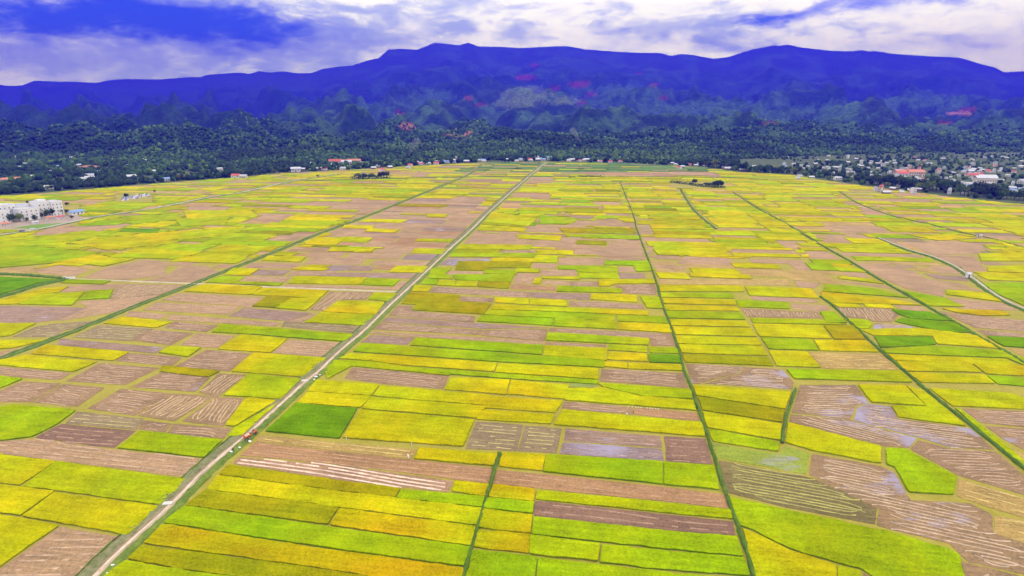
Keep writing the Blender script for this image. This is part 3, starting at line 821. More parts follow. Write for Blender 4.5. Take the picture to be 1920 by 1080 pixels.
PL = """
S 113,988 233,1008 163,1082 120,1135 -100,1135 -10,1074
Y -60,957 0,967 112,986 -12,1072 -110,1135 -190,1135
Y 102,925 298,950 240,1005 42,969
Y -60,900 0,909 102,923 40,968 -70,955
Y -90,840 0,853 105,866 38,911 0,907 -80,897
G 107,866 354,900 301,948 42,912
S -60,828 0,828 60,824 120,829 210,843 385,861 433,826 438,831 360,897 107,864 0,851 -90,840
L 263,809 417,826 383,859 220,841
L -40,768 25,760 143,770 110,795 60,820 0,827 -70,835
D 115,795 255,808 215,840 187,838 65,821
T 145,772 270,785 256,807 122,794
R -60,687 0,688 133,700 112,713 0,705 -60,700
G -60,702 0,706 43,711 0,729 -60,742
R 40,716 115,719 60,754 -60,754 -60,745 0,733
R 118,720 197,727 145,763 62,754
R 227,729 320,738 253,780 163,766
V 320,738 403,743 328,790 257,780
V 405,744 457,748 420,800 340,790
R 270,788 323,795 310,811 258,805
R 325,795 433,803 420,823 313,812
Y 462,746 518,753 440,801 422,798
G 524,755 484,790 455,818 428,820 441,802
G 466,702 565,712 526,750 420,742
R 303,698 395,708 365,735 245,726
V 410,700 464,704 407,744 372,737
Y 52,666 183,679 138,698 0,685 -40,681 0,676
Y 87,647 242,661 213,677 58,664
G 320,650 377,653 353,670 297,662
Y 452,628 540,635 508,662 408,655
Y 477,662 613,672 568,708 433,697
S 543,637 640,643 615,671 510,662
R 240,662 342,670 322,687 215,677
R 387,656 470,663 430,697 327,687
O 305,687 413,697 390,708 300,698
T 187,610 287,617 247,640 133,633
W 113,635 307,652 293,663 107,647
R 277,618 363,625 320,648 247,638
S 370,625 440,630 407,653 337,647
R 327,603 410,610 387,623 307,615
Y 232,594 323,605 293,615 193,607
L 417,608 500,615 480,628 397,623
L 500,615 580,622 563,635 480,628
L 580,622 664,628 646,641 563,635
S 243,583 320,590 297,599 233,593
S 293,567 450,575 430,590 267,582
S 320,590 530,605 517,612 313,600
W 457,577 587,587 540,603 427,593
S 333,550 390,552 360,568 303,563
S 390,552 457,557 427,572 360,568
S 457,557 503,558 473,577 427,572
O 503,555 547,558 517,578 473,575
Y 547,559 600,562 573,583 517,578
Y 383,533 493,538 470,553 345,547
Y 493,540 560,543 540,557 470,553
Y 560,543 617,545 597,562 540,557
Y 635,564 722,568 705,590 605,585
G 603,586 705,590 683,611 570,605
V 620,547 700,548 685,562 640,563 610,583 580,582 600,565
G 703,549 746,551 727,566 690,562
T 533,603 683,612 666,625 527,613
S 590,588 605,588 566,604 540,603
E -60,519 0,520 112,525 67,533 0,553 -60,568
Y 0,563 80,542 130,537 112,548 75,552 35,570 -30,573
G 73,552 160,548 135,573 35,571
L 163,546 213,543 205,560 147,563
S 120,536 240,532 215,543 165,545 115,549
V 240,532 350,535 300,553 205,562 215,545
W -50,574 0,574 165,577 110,600 50,607 -50,610
S 147,565 205,562 300,553 250,580 125,600 105,602 165,577
Y -40,610 0,607 68,607 20,630 -40,637
T 70,612 140,605 105,632 22,632
Y -40,638 85,639 25,653 -40,658
S 25,655 60,650 0,670 -40,668
T 90,608 180,601 143,616 110,622
S 68,509 110,498 168,505 140,518 100,515
S 157,521 195,503 275,487 320,492 307,507 317,517 233,525
S 313,517 337,500 383,498 413,510 372,530 267,526
G 235,1053 340,1071 520,1096 520,1140 140,1140 185,1090
O 266,1024 560,1063 690,1083 690,1140 525,1140 522,1094 340,1069 238,1050
A 305,984 640,1035 873,1067 862,1135 695,1135 692,1081 560,1061 268,1020
L 345,950 640,993 884,1027 874,1064 640,1033 306,982
O 387,920 635,953 615,985 347,949
A 638,955 893,988 884,1025 618,986
Y 408,892 640,923 904,954 894,986 640,953 388,919
O 427,873 640,903 752,917 742,934 640,923 411,891
L 752,919 914,933 905,952 743,935
A 853,902 922,909 914,932 847,922
P 445,857 640,873 850,902 840,923 640,901 436,870
B 480,829 640,848 934,879 923,907 850,899 640,871 449,854
K 487,816 640,831 782,843 772,860 640,847 478,827
E 555,757 640,765 671,767 637,823 497,810
Y 675,769 890,788 868,838 642,822
Y 787,841 933,852 927,875 776,861
Y 943,849 1023,854 1017,884 935,876
L 1025,854 1243,867 1243,909 1018,885
L 1245,867 1340,874 1348,919 1245,910
B 934,881 1280,917 1358,928 1367,954 1280,944 1005,916 924,907
A 925,909 1005,918 1000,941 916,933
L 914,935 1002,943 999,965 906,954
A 905,956 999,967 995,1002 895,991
A 893,994 995,1004 992,1039 887,1027
G 1007,920 1280,947 1370,957 1374,974 1280,966 1004,937
D 1003,939 1280,968 1375,978 1380,1005 1280,997 1000,967
L 1000,970 1280,1000 1382,1007 1394,1044 1280,1034 997,1003
G 995,1005 1126,1021 1122,1054 992,1040
L 1128,1022 1280,1037 1395,1047 1406,1080 1280,1073 1124,1056
L 885,1032 1007,1046 998,1135 867,1135 873,1085
L 1009,1048 1280,1079 1408,1086 1424,1135 1001,1135
T 893,790 982,797 969,846 872,842
T 984,798 1054,804 1044,850 971,846
W 1060,804 1237,818 1243,840 1057,827
Q 1056,829 1242,842 1244,865 1048,851
D 1245,818 1322,823 1337,871 1249,866
Y 1055,769 1280,791 1316,793 1322,819 1280,816 1038,797
R 1057,753 1187,764 1185,777 1053,767
B 1188,764 1280,772 1306,774 1312,789 1280,787 1187,777
Y 1059,730 1130,728 1207,745 1280,750 1301,752 1306,771 1280,768 1058,751
G 1122,720 1280,730 1295,733 1299,749 1207,744 1131,727
Y 897,768 1040,778 1033,796 894,787
Y 917,743 1055,753 1042,775 902,765
Y 697,746 913,763 893,785 677,767
Y 713,724 917,741 908,761 698,743
Y 592,713 711,723 697,743 577,735
Y 577,736 697,744 675,766 558,756
Y 847,709 956,713 949,741 833,731
Y 958,714 1068,723 1057,749 951,740
X 1072,712 1119,715 1116,727 1068,726
R 660,689 842,705 832,730 720,720 645,710
Y 657,663 707,666 693,677 634,673
Y 708,666 933,681 926,698 750,685 694,677
G 627,676 697,679 753,687 845,703 842,705 660,687 614,711 608,695
L 755,688 927,701 1122,714 1119,721 957,711 846,703
Y 934,682 1122,691 1122,712 928,699
L 662,660 680,644 767,651 1047,671 1134,677 1132,690 933,679
L 779,634 1019,648 1016,666 768,648
Y 1022,648 1139,654 1137,677 1018,668
W 697,628 779,633 764,647 675,642
R 712,606 907,619 900,628 695,618
R 908,619 1027,617 1021,640 901,630
S 693,621 900,632 1021,641 1017,647 780,632 688,625
W 727,594 893,606 1028,615 907,617 713,604
R 1030,615 1258,626 1268,649 1221,649 1219,636 1028,623
G 1028,624 1217,636 1216,648 1023,639
R 1023,641 1137,647 1136,653 1020,648
G 1141,646 1213,651 1214,662 1141,657
Y 1142,661 1212,664 1214,679 1138,675
L 1217,651 1270,654 1276,664 1218,662
E 1216,665 1276,668 1280,682 1218,680
Y 1133,679 1176,681 1176,692 1133,688
Y 1178,681 1281,685 1284,696 1178,692
R 1127,692 1282,700 1289,728 1125,715
O 769,549 862,554 860,566 922,570 907,590 773,582 780,572 752,570
R 863,556 926,559 924,567 861,565
R 745,573 774,574 772,583 892,593 889,605 728,592
Y 929,558 993,561 992,572 927,568
Y 995,561 1062,564 1064,575 993,572
Y 927,571 1073,578 1216,584 1216,592 918,580
G 917,581 1152,591 1152,603 907,590
L 903,591 1038,598 1036,611 894,603
G 1040,598 1156,604 1156,618 1038,612
L 1155,591 1245,594 1255,607 1157,603
Y 1160,605 1256,609 1260,625 1158,618
R 1068,564 1206,571 1209,580 1067,574
Y 1110,551 1194,554 1194,567 1107,562
G 1200,556 1235,558 1248,580 1213,578
W 991,548 1106,551 1106,563 997,558
R 813,538 999,548 993,558 804,548
Y 778,535 810,538 803,548 772,547
L 797,523 823,525 817,535 790,533
Y 825,525 855,527 853,537 818,535
Y 857,527 898,528 893,538 853,537
O 901,528 957,531 953,542 895,538
L 847,515 965,515 957,530 900,527 853,525
B 958,533 1044,537 1041,546 957,542
L 1047,537 1167,542 1167,550 1043,547
R 1151,535 1228,533 1231,553 1170,550
G 809,503 847,503 835,514 850,524 803,523
S 833,508 913,510 910,516 837,514
S 967,512 1013,513 1000,533 963,532
O 860,490 997,492 993,503 917,503 913,508 853,507
Y 923,484 1002,484 1000,492 920,490
L 847,475 1002,475 1002,483 845,482
Y 1003,480 1046,482 1044,493 1000,492
Q 839,485 920,486 917,490 860,490 853,498 822,497
Y 865,458 997,460 995,468 855,467
O 853,467 940,468 933,475 845,475
R 940,469 993,470 1000,475 935,475
Y 1005,469 1075,470 1075,478 1007,477
S 1048,483 1136,484 1132,497 1047,497
S 998,494 1044,495 1042,504 998,503
Y 968,504 1012,505 1010,512 967,511
S 1013,506 1080,507 1080,518 1015,517
L 1047,498 1157,500 1160,514 1083,510 1080,506 1047,505
Y 1017,519 1088,520 1087,525 1017,523
S 1018,526 1067,527 1067,535 1017,533
R 1068,528 1122,528 1122,537 1068,536
Y 1003,522 1015,523 1013,533 998,532
Y 1123,524 1226,524 1229,532 1153,533 1143,537 1123,537
W 1160,512 1209,513 1209,522 1160,523
S 1158,501 1187,502 1193,510 1160,511
L 1133,489 1218,490 1228,508 1193,510 1187,498 1133,497
S 1140,454 1203,460 1208,480 1077,478 1077,467 1140,463
S 1137,483 1208,483 1208,488 1134,488
O 1082,451 1137,453 1137,460 1080,458
S 889,437 966,438 973,448 997,460 869,457
Y 967,440 1053,443 1050,452 973,448
S 1055,445 1137,450 1080,452 1078,467 1000,462 1000,452
Y 901,422 987,428 983,435 895,433
O 906,416 965,421 985,427 903,421
S 990,424 1043,425 1057,438 987,435
O 1047,428 1190,429 1192,438 1057,437
L 1060,439 1140,440 1198,443 1199,450 1060,444
Y 922,397 1007,410 990,425 967,422 909,416
L 1010,403 1083,410 1073,420 1013,418
W 1043,400 1113,407 1107,412 1087,410
S 1087,413 1189,418 1189,427 1063,422
Y 553,518 690,521 672,534 541,532
L 691,522 750,525 737,537 673,534
S 537,534 672,537 737,539 750,528 780,528 758,544 533,538
Y 743,499 803,500 793,512 729,511
Y 777,466 841,467 829,477 771,475
Q 763,478 829,478 819,488 751,487
Q 620,498 660,498 645,508 602,508
W 660,498 703,499 697,508 648,508
W 640,511 790,513 783,523 590,517
S 707,488 816,490 803,499 743,498 692,497
S 590,483 687,486 673,497 567,496
S 660,474 757,476 747,487 649,484
Y 503,480 574,482 563,492 491,489
S 580,473 649,474 635,483 572,483
S 470,493 567,494 553,504 456,503
W 485,506 547,507 530,517 471,516
S 457,518 547,519 533,530 444,528
Y 437,503 486,505 467,517 419,516
L 411,518 462,520 437,532 386,530
L 440,528 530,531 523,537 439,533
S 547,508 633,509 620,517 538,517
Y 640,444 700,446 687,455 612,453
Y 646,422 703,424 697,430 642,428
Y 690,429 750,431 740,437 684,435
Y 783,448 850,449 843,455 777,453
Y 803,401 840,402 833,407 800,406
Y 620,464 702,467 697,472 615,472
Y 592,446 650,446 630,460 570,459
K 1234,523 1480,524 1484,535 1235,533
Y 1236,535 1393,537 1395,548 1238,547
G 1238,549 1373,551 1377,560 1240,558
Y 1242,560 1377,563 1382,573 1245,570
Y 1245,572 1382,576 1387,584 1248,582
L 1249,584 1387,587 1397,600 1253,597
Y 1255,599 1398,603 1406,614 1259,611
Y 1261,613 1408,617 1419,632 1266,628
Y 1267,630 1420,635 1429,648 1271,645
Y 1273,647 1430,651 1440,668 1277,663
O 1278,665 1442,671 1450,687 1284,680
L 1380,563 1478,568 1481,580 1384,576
V 1387,578 1532,586 1542,597 1404,595
S 1481,569 1551,573 1558,580 1533,585 1487,580
L 1537,586 1564,586 1589,606 1548,607 1545,598
G 1406,597 1545,601 1589,609 1542,609 1413,606
Y 1411,608 1541,611 1558,636 1424,632
O 1544,611 1602,611 1623,637 1564,637
L 1426,634 1522,638 1535,658 1441,655
Y 1525,638 1622,639 1648,661 1538,658
Y 1441,658 1513,661 1539,690 1456,687
K 1517,661 1654,664 1685,694 1543,691
G 1474,693 1687,697 1711,718 1490,711
U 1286,682 1392,688 1386,699 1310,720 1297,719
U 1393,688 1465,693 1488,717 1487,730 1320,719 1388,700
Y 1299,724 1484,736 1472,768 1306,743
O 1308,745 1472,770 1466,793 1316,770
Y 1317,773 1465,796 1463,827 1326,803
G 1328,805 1461,830 1460,848 1336,828
X 1336,831 1462,852 1470,836 1517,849 1512,890 1345,859
U 1500,722 1604,722 1629,757 1605,760 1594,787 1484,774
U 1482,777 1594,788 1719,822 1705,840 1657,837 1480,791
U 1608,763 1630,758 1672,763 1682,785 1820,804 1866,844 1780,839 1722,820 1601,788
R 1706,842 1722,825 1780,841 1867,847 1925,896 1990,952 1920,929 1797,892
Y 1478,793 1651,838 1653,870 1520,845 1472,830
Y 1609,723 1695,724 1736,762 1634,755
Y 1700,724 1730,732 1812,800 1684,783 1672,762 1738,763
Y 1741,728 1900,739 1925,750 1940,769 1786,762
L 1660,841 1697,844 1793,894 1788,929 1704,924 1678,877 1662,872
K 1798,898 1920,934 1965,945 1965,985 1920,972 1793,931
U 1523,851 1654,875 1677,886 1699,927 1709,937 1640,935 1516,891
N 1347,863 1513,894 1600,930 1645,955 1640,984 1467,950 1358,922
U 1516,894 1567,908 1710,938 1820,944 1859,965 1862,1000 1925,1021 1990,1062 1920,1077 1815,1054 1781,1020 1670,993 1643,985 1648,955
K 1865,968 1925,976 1985,1000 1985,1050 1920,1018 1865,1000
U 1800,1052 1920,1082 1990,1100 1990,1135 1825,1135
L 1368,934 1663,998 1778,1030 1798,1041 1811,1090 1817,1135 1715,1135 1613,1068 1567,1056 1480,1030 1413,996 1384,986
Y 1391,990 1413,1000 1480,1033 1567,1060 1572,1135 1432,1135 1415,1080
G 1570,1061 1613,1071 1622,1135 1574,1135
R 1617,1073 1712,1135 1624,1135
R 1802,766 1940,772 2000,800 1935,803 1841,793
R 1846,798 1940,806 2010,860 1930,850 1881,823
K 1895,840 1930,856 1930,876 1922,870
G 1790,766 1799,768 1888,837 1925,870 1925,878 1866,834
E 1638,631 1746,633 1755,647 1651,653
L 1654,656 1740,649 1883,658 1935,679 1925,688 1887,672 1662,663
Y 1613,619 1723,616 1840,631 1884,655 1757,646 1748,631 1638,630
V 1567,575 1662,578 1685,590 1672,605 1637,603 1620,598 1580,594
U 1641,606 1673,608 1712,613 1718,623 1638,617
G 1580,598 1626,600 1636,608 1629,617 1612,617
E 1671,581 1743,586 1790,603 1710,598 1684,590
E 1677,603 1691,597 1798,607 1824,624 1773,624 1710,611
Y 1664,665 1887,674 1913,689 1678,676
Y 1679,678 1819,683 1842,699 1698,697
A 1824,683 1920,687 1960,696 1960,708 1848,702
Y 1699,699 1847,704 1865,720 1728,718
L 1849,705 1965,711 1990,731 1871,721
E 1849,631 1960,637 1975,656 1881,650
K 1892,654 1960,657 1970,675 1927,675
R 1760,583 1793,588 1940,603 1960,625 1828,615 1785,595
R 1829,618 1960,628 1970,636 1848,629
A 1765,579 1879,584 1895,592 1847,593 1794,587
L 1691,546 1772,560 1809,576 1741,574
A 1539,548 1647,558 1729,573 1555,569 1541,560
S 1602,493 1662,496 1713,508 1772,545 1769,557 1697,541 1648,519
S 1711,521 1753,524 1809,543 1771,543 1724,530
S 1756,524 1799,531 1845,548 1814,543
W 1731,513 1809,518 1818,528 1754,523
Y 1774,544 1852,551 1880,567 1774,553
S 1774,558 1880,569 1912,582 1800,581
K 1724,499 1753,504 1759,513 1714,507
S 1738,498 1789,501 1807,515 1758,512
S 1574,509 1622,513 1632,523 1591,518
Y 1571,518 1632,524 1658,533 1574,523
S 1571,526 1662,536 1675,542 1581,530
L 1548,533 1646,543 1704,559 1542,547
S 1488,526 1539,531 1527,541 1494,537
S 1404,486 1502,488 1522,508 1493,507 1480,495 1411,493
S 1281,481 1359,483 1376,490 1369,498 1268,495
S 1504,471 1549,471 1579,487 1521,487
S 1454,451 1509,453 1492,460 1502,467 1471,465
S 1551,439 1582,441 1596,458 1541,455
S 1692,454 1848,456 1838,475 1752,478
S 1752,481 1829,484 1852,510 1813,512
Y 1835,476 1960,471 1970,490 1839,490
Y 1852,501 1960,496 1970,515 1852,510
L 1842,531 1960,531 1990,580 1922,575 1863,548
Y 1700,440 1790,440 1830,447 1760,452
Y 1880,463 1960,463 1960,470 1890,469
L -60,462 60,463 190,474 120,492 -60,508
Y 62,505 165,475 205,482 150,500 110,497
S 62,510 105,499 168,505 130,518
Y 110,490 180,482 255,486 195,500
K 112,496 190,500 175,505 108,497
G -60,440 60,446 170,432 210,440 60,462 -60,462
S 110,421 230,422 180,437 60,442 70,435
S 190,420 245,420 225,429 195,428
Y 130,455 260,440 340,455 200,470
S 118,470 185,476 165,485 110,481
E 225,428 300,430 290,438 225,435
L 205,415 330,400 345,412 250,420
L 130,425 250,405 300,402 220,422
Y 260,440 380,430 400,445 300,452
Y 380,428 460,425 450,435 395,445
G 330,412 430,408 420,422 340,425
S 350,387 430,387 420,397 345,395
Y 345,395 470,395 485,407 350,410
S 330,433 372,428 385,440 345,442
R 187,681 299,690 235,722 122,715
"""
def u_at(line, Y):
    P = [G(*p) for p in line]
    P.sort(key=lambda p: p[1])
    return float(np.interp(Y, [p[1] for p in P], [p[0] for p in P]))

def near_line(P, line, r=9.0):
    for x, y in P:
        if abs(x - u_at(line, y)) < r: return True
    return False

def where(P):
    cx = sum(p[0] for p in P) / len(P); cy = sum(p[1] for p in P) / len(P)
    R_, T_, D1, D3, D4 = (u_at(l, cy) for l in (L_ROAD, L_TRACK, L_D1, L_D3, L_D4))
    if cx < T_: return 'touching the grassed track' if near_line(P, L_TRACK) else 'west of the grassed track'
    if cx < R_:
        if near_line(P, L_ROAD): return 'left of the dirt road'
        if near_line(P, L_TRACK): return 'right of the grassed track'
        return 'between grassed track and dirt road'
    if cx < D1:
        if near_line(P, L_ROAD): return 'right of the dirt road'
        if near_line(P, L_D1): return 'left of the straight ditch'
        return 'between dirt road and straight ditch'
    if near_line(P, L_D1): return 'right of the straight ditch'
    if cy < 420 and cx > D4: return 'beyond the right-hand ditch'
    if near_line(P, L_D4, 7) and cy < 420: return 'against the right-hand ditch'
    if cx > D3: return 'beyond the long right ditch'
    return 'well past the straight ditch'

def shape(P):
    us = [uv_of(*p) for p in P]
    w = max(p[0] for p in us) - min(p[0] for p in us); d = max(p[1] for p in us) - min(p[1] for p in us)
    if len(P) > 6: return 'irregular'
    if w > 3.2 * d: return 'long narrow'
    if d > 1.25 * w: return 'deep'
    if w < 1.7 * d: return 'squarish'
    return 'oblong'

plots = []
for ln in PL.strip().splitlines():
    c, *pp = ln.split()
    P = [G(*map(float, q_.split(','))) for q_ in pp]
    if area(P) < 0: P.reverse()
    plots.append([c, P, True])

# --- the rest of the plain: the same grid of strips, further out
TR = [(np.array(p[1]), p[1]) for p in plots]
BB = np.array([(a[:, 0].min(), a[:, 1].min(), a[:, 0].max(), a[:, 1].max()) for a, _ in TR])
LINES = [(L_ROAD, 5.5), (L_TRACK, 4.2), (L_LANE, 2.2), (L_LEFT, 5.0), (L_D3, 2.2), (L_D2A, 2.6), (L_D5, 1.8), (L_D6, 3.4), (L_E1, 2.5), (L_E2, 2.5), (L_FAR, 2.5), (L_D1, 1.2), (L_D4, 1.2)]
LSEG = []
for l, w in LINES:
    P = [G(*p) for p in l]
    for a, b in zip(P, P[1:]): LSEG.append((a[0], a[1], b[0], b[1], w))
LSEG = np.array(LSEG)

def blocked(x, y):
    """True where a traced plot, a road, a ditch or something else already lies"""
    r = np.zeros(x.shape, dtype=bool)
    lo = (x.min(), y.min(), x.max(), y.max())
    for i in np.nonzero((BB[:, 0] < lo[2] + 1) & (BB[:, 2] > lo[0] - 1) & (BB[:, 1] < lo[3] + 1) & (BB[:, 3] > lo[1] - 1))[0]:
        r |= inside(TR[i][1], x, y)
    for ax, ay, bx, by, w in LSEG:
        dx, dy = bx - ax, by - ay
        if max(ax, bx) < lo[0] - 8 or min(ax, bx) > lo[2] + 8 or max(ay, by) < lo[1] - 8 or min(ay, by) > lo[3] + 8: continue
        t = np.clip(((x - ax) * dx + (y - ay) * dy) / (dx * dx + dy * dy), 0, 1)
        r |= (x - ax - t * dx) ** 2 + (y - ay - t * dy) ** 2 < w * w
    sx, sy = toscreen(x, y)
    r |= y > edge_Y(col_px(x, np.maximum(y, 1)))
    # building yard, burial ground, tree islands
    r |= (sx < 150) & (sy > 383) & (sy < 431)
    r |= (sx > 216) & (sx < 286) & (sy > 364) & (sy < 379)
    r |= (sx > 662) & (sx < 730) & (sy > 325) & (sy < 336)
    r |= (sx > 1258) & (sx < 1356) & (sy > 340) & (sy < 353)
    return r

REG = [  # x0 y0 x1 y1 share of stubble, palette
 (640, 372, 910, 505, .93, 'SSSSSWB'), (500, 395, 640, 470, .62, 'SSSB'), (250, 490, 480, 530, .8, 'SSW'), (985, 424, 1215, 515, .72, 'SSSB'), (870, 330, 1010, 372, .45, 'SSB'),
 (1000, 330, 1190, 430, .26, 'SSK'), (1190, 330, 1560, 470, .16, 'SSK'), (1330, 335, 1720, 400, .42, 'SSK'), (1690, 436, 1870, 512, .9, 'SSTK'),
 (1560, 380, 1930, 430, .28, 'SSK'), (0, 400, 420, 500, .17, 'SSK'), (0, 355, 420, 400, .35, 'SKK'), (420, 330, 660, 395, .32, 'SKS'),
 (560, 316, 1000, 334, .5, 'SKB'), (1040, 322, 1340, 332, .85, 'SSB'), (1000, 303, 1400, 322, .12, 'SSS')]
def pick(x, y):
    sx, sy = toscreen(x, y)
    sh, pal = 0.20, 'SSK'
    for r in REG:
        if r[0] <= sx < r[2] and r[1] <= sy < r[3]: sh, pal = r[4] * (.9 if r[4] < .8 else 1), r[5]; break
    cl = 0.30 * (vnoise(np.array([x / 90]), np.array([y / 70]), 15)[0] - .5)
    if random.random() < sh + cl: return random.choice(pal)
    if sy < 322 and 880 < sx < 1420 and random.random() < 0.85: return 'M'
    if sx < 480: return random.choice('YYGGLLYG')
    if sx > 1330: return random.choice('YYYYGGLYK')
    return random.choice('YYYYYGLYOG')

def fill(cwr, rdr, bdr):
    v = 30.0
    while v < 1290:
        bd = random.uniform(*bdr)
        u = -1000.0 + random.uniform(0, 30)
        while u < 1100:
            cw = random.uniform(*cwr)
            vv = v + random.uniform(-4, 4)
            while vv < v + bd - 3:
                rd = min(random.uniform(*rdr), v + bd - vv)
                if v + bd - vv - rd < 6: rd = v + bd - vv
                u0, u1 = u + random.uniform(-3, 3), u + cw + random.uniform(-3, 3)
                if random.random() < 0.14: u1 += random.uniform(6, 16)
                X, Y = xy_of((u0 + u1) / 2, vv + rd / 2)
                ok = Y > 25 and abs(X) < 0.98 * Y + 90 and Y < 1290
                if ok:
                    nu, nv = 11, 6
                    A_, B_ = np.meshgrid((np.arange(nu) + .5) / nu, (np.arange(nv) + .5) / nv)
                    uu = u0 + A_ * (u1 - u0); ww = vv + B_ * rd
                    bl = blocked(uu * UC + ww * US, -uu * US + ww * UC)
                    best = (0, 0, 0, 0, 0)
                    if not bl.any(): best = (nu * nv, 0, nu, 0, nv)
                    elif not bl.all():
                        for r0 in range(nv):
                            for r1 in range(r0 + 1, nv + 1):
                                free = ~bl[r0:r1].any(axis=0); c0 = None
                                for c in range(nu + 1):
                                    f = c < nu and free[c]
                                    if f and c0 is None: c0 = c
                                    if not f and c0 is not None:
                                        s_ = (c - c0) * (r1 - r0)
                                        if s_ > best[0]: best = (s_, c0, c, r0, r1)
                                        c0 = None
                    if best[0]:
                        a0 = u0 + (u1 - u0) * best[1] / nu; a1 = u0 + (u1 - u0) * best[2] / nu
                        b0 = vv + rd * best[3] / nv; b1 = vv + rd * best[4] / nv
                        if ((a1 - a0) > 3 and (b1 - b0) > 1.9) if Y > 420 else ((a1 - a0) > 11 and (b1 - b0) > 6.5):
                            sk = random.uniform(-.03, .03) * (a1 - a0); s2 = random.uniform(-2, 2)
                            P = [xy_of(a0, b0), xy_of(a1, b0 + sk), xy_of(a1 + s2, b1 + sk), xy_of(a0 + s2, b1)]
                            plots.append([pick(X, Y), P, False])
                vv += rd
            u += cw
        v += bd

fill((24, 62), (8, 21), (36, 75))
# a second pass with smaller plots closes what the first left open
n0 = len(TR)
TR += [(np.array(p[1]), p[1]) for p in plots[n0:]]
BB = np.array([(a[:, 0].min(), a[:, 1].min(), a[:, 0].max(), a[:, 1].max()) for a, _ in TR])
fill((14, 30), (6, 12), (24, 40))

def scr_area(P):
    q_ = [toscreen(*p) for p in P]
    cx = sum(p[0] for p in q_) / len(q_)
    return abs(area(q_)) if -20 < cx < 1940 else abs(area(q_)) * 0.1

cand = {0: [], 1: []}
for i, (c, P, tr) in enumerate(plots): cand[KIND[c][1]].append((scr_area(P) * (3 if tr else 1), i))
single = set()
for k in (0, 1):
    cand[k].sort(reverse=True)
    single |= {i for _, i in cand[k][:285]}

ORD = ['nearest', 'second nearest', 'third nearest', 'fourth nearest', 'fifth nearest', 'sixth nearest', 'seventh nearest', 'eighth nearest', 'ninth nearest', 'tenth nearest']
info = {}
for i in sorted(single):
    c, P, tr = plots[i]
    cx = sum(p[0] for p in P) / len(P); cy = sum(p[1] for p in P) / len(P)
    sx, sy = toscreen(cx, cy)
    zone = 'in the foreground' if sy > 790 else 'midway out' if sy > 570 else 'far out' if sy > 400 else 'farthest out'
    info[i] = (cy, sx, (KIND[c][2], shape(P), where(P), zone))
groups = {}
for i, t in info.items(): groups.setdefault(t[2], []).append((t[0], i))
labels = {}
for key, L in groups.items():
    L.sort()
    w, s_, wh, zn = key
    noun = 'rice plot' if KIND[plots[L[0][1]][0]][1] else 'stubble plot'
    for r, (_, i) in enumerate(L):
        lab = f'{s_} {w} {noun} {zn}, {wh}'
        if len(L) > 1:
            lab = (f'{ORD[min(r, 9)]} {lab}' if r < 10 else f'{r + 1}th nearest {lab}')
            if len(lab.replace('-', ' ').split()) > 15: lab = lab.replace(' midway out,', '').replace(' farthest out,', ' farthest,').replace(' far out,', ' far,').replace(' in the foreground,', ' up close,')
        labels[i] = lab

far = {0: ([], [], []), 1: ([], [], [])}
for i, (c, P, tr) in enumerate(plots):
    tint, rice, words_ = KIND[c]
    cx = sum(p[0] for p in P) / len(P); cy = sum(p[1] for p in P) / len(P)
    dist = math.hypot(cx, cy)
    h = (0.46 + random.uniform(-.09, .09)) if rice else 0.07 + random.uniform(0, .025)
    if c == 'M': h = 0.45
    P = inset(P, 0.035 if rice else 0.02)
    if i in single:
        sp_ = min(9.0, max(0.95, dist / 170.0))
        o = link('rice_plot' if rice else 'stubble_plot', plot_mesh(c, P, h, sp_))
        tag(o, labels[i], 'rice field' if rice else 'stubble field', 'plots of ripe rice' if rice else 'harvested stubble plots', 'thing')
        if not rice and c in STRAW and dist < (560 if c in 'RVPUN' else 400):
            ang = -VA + (math.pi / 2 if c == 'V' else 0)
            # follow the longest side of the plot
            e = max(((Vector(P[(k + 1) % len(P)]) - Vector(P[k])) for k in range(len(P))), key=lambda d: abs(d.x * math.cos(ang) + d.y * math.sin(ang)))
            an = math.atan2(e.y, e.x)
            sr = straw_rows(c, P, an, 1.5 if c in 'RVPUN' else 2.3, h + 0.01)
            if sr: tag(link('straw_rows', sr, o), kind='stuff')
    else:
        V, F, T_ = far[rice]
        k = len(V); n = len(P)
        j = random.uniform(.8, 1.2); j2 = random.uniform(.9, 1.1)
        V += [(x, y, h) for x, y in P] + [(x, y, 0.0) for x, y in P]
        F.append(tuple(range(k, k + n)))
        F += [(k + n + q_, k + n + (q_ + 1) % n, k + (q_ + 1) % n, k + q_) for q_ in range(n)]
        cc = np.array(tint) * j * np.array((j2, 1, 1))
        T_ += [cc] * n + [np.array((0.17, 0.18, 0.012)) if rice else np.array((0.2, 0.15, 0.06))] * n
for k, nm, lab in ((1, 'distant_rice_plots', 'patchwork of small far-off yellow and green rice plots'), (0, 'distant_stubble_plots', 'patchwork of small far-off tan stubble plots')):
    V, F, T_ = far[k]
    tag(link(nm, mesh(nm, V, F, M['rice' if k else 'stubble'], np.array(T_), None if k else np.zeros(len(V)))), lab, kind='stuff')
print('plots', len(plots), 'single', len(single))
# ------------------------------------------------------------------ forest on the hills (one mass)
def ico(sub):
    import bmesh
    bm = bmesh.new(); bmesh.ops.create_icosphere(bm, subdivisions=sub, radius=1.0)
    bm.verts.ensure_lookup_table()
    v = np.array([tuple(x.co) for x in bm.verts]); f = np.array([[x.index for x in q_.verts] for q_ in bm.faces])
    bm.free(); return v, f
ICO1, ICO2 = ico(1), ico(2)

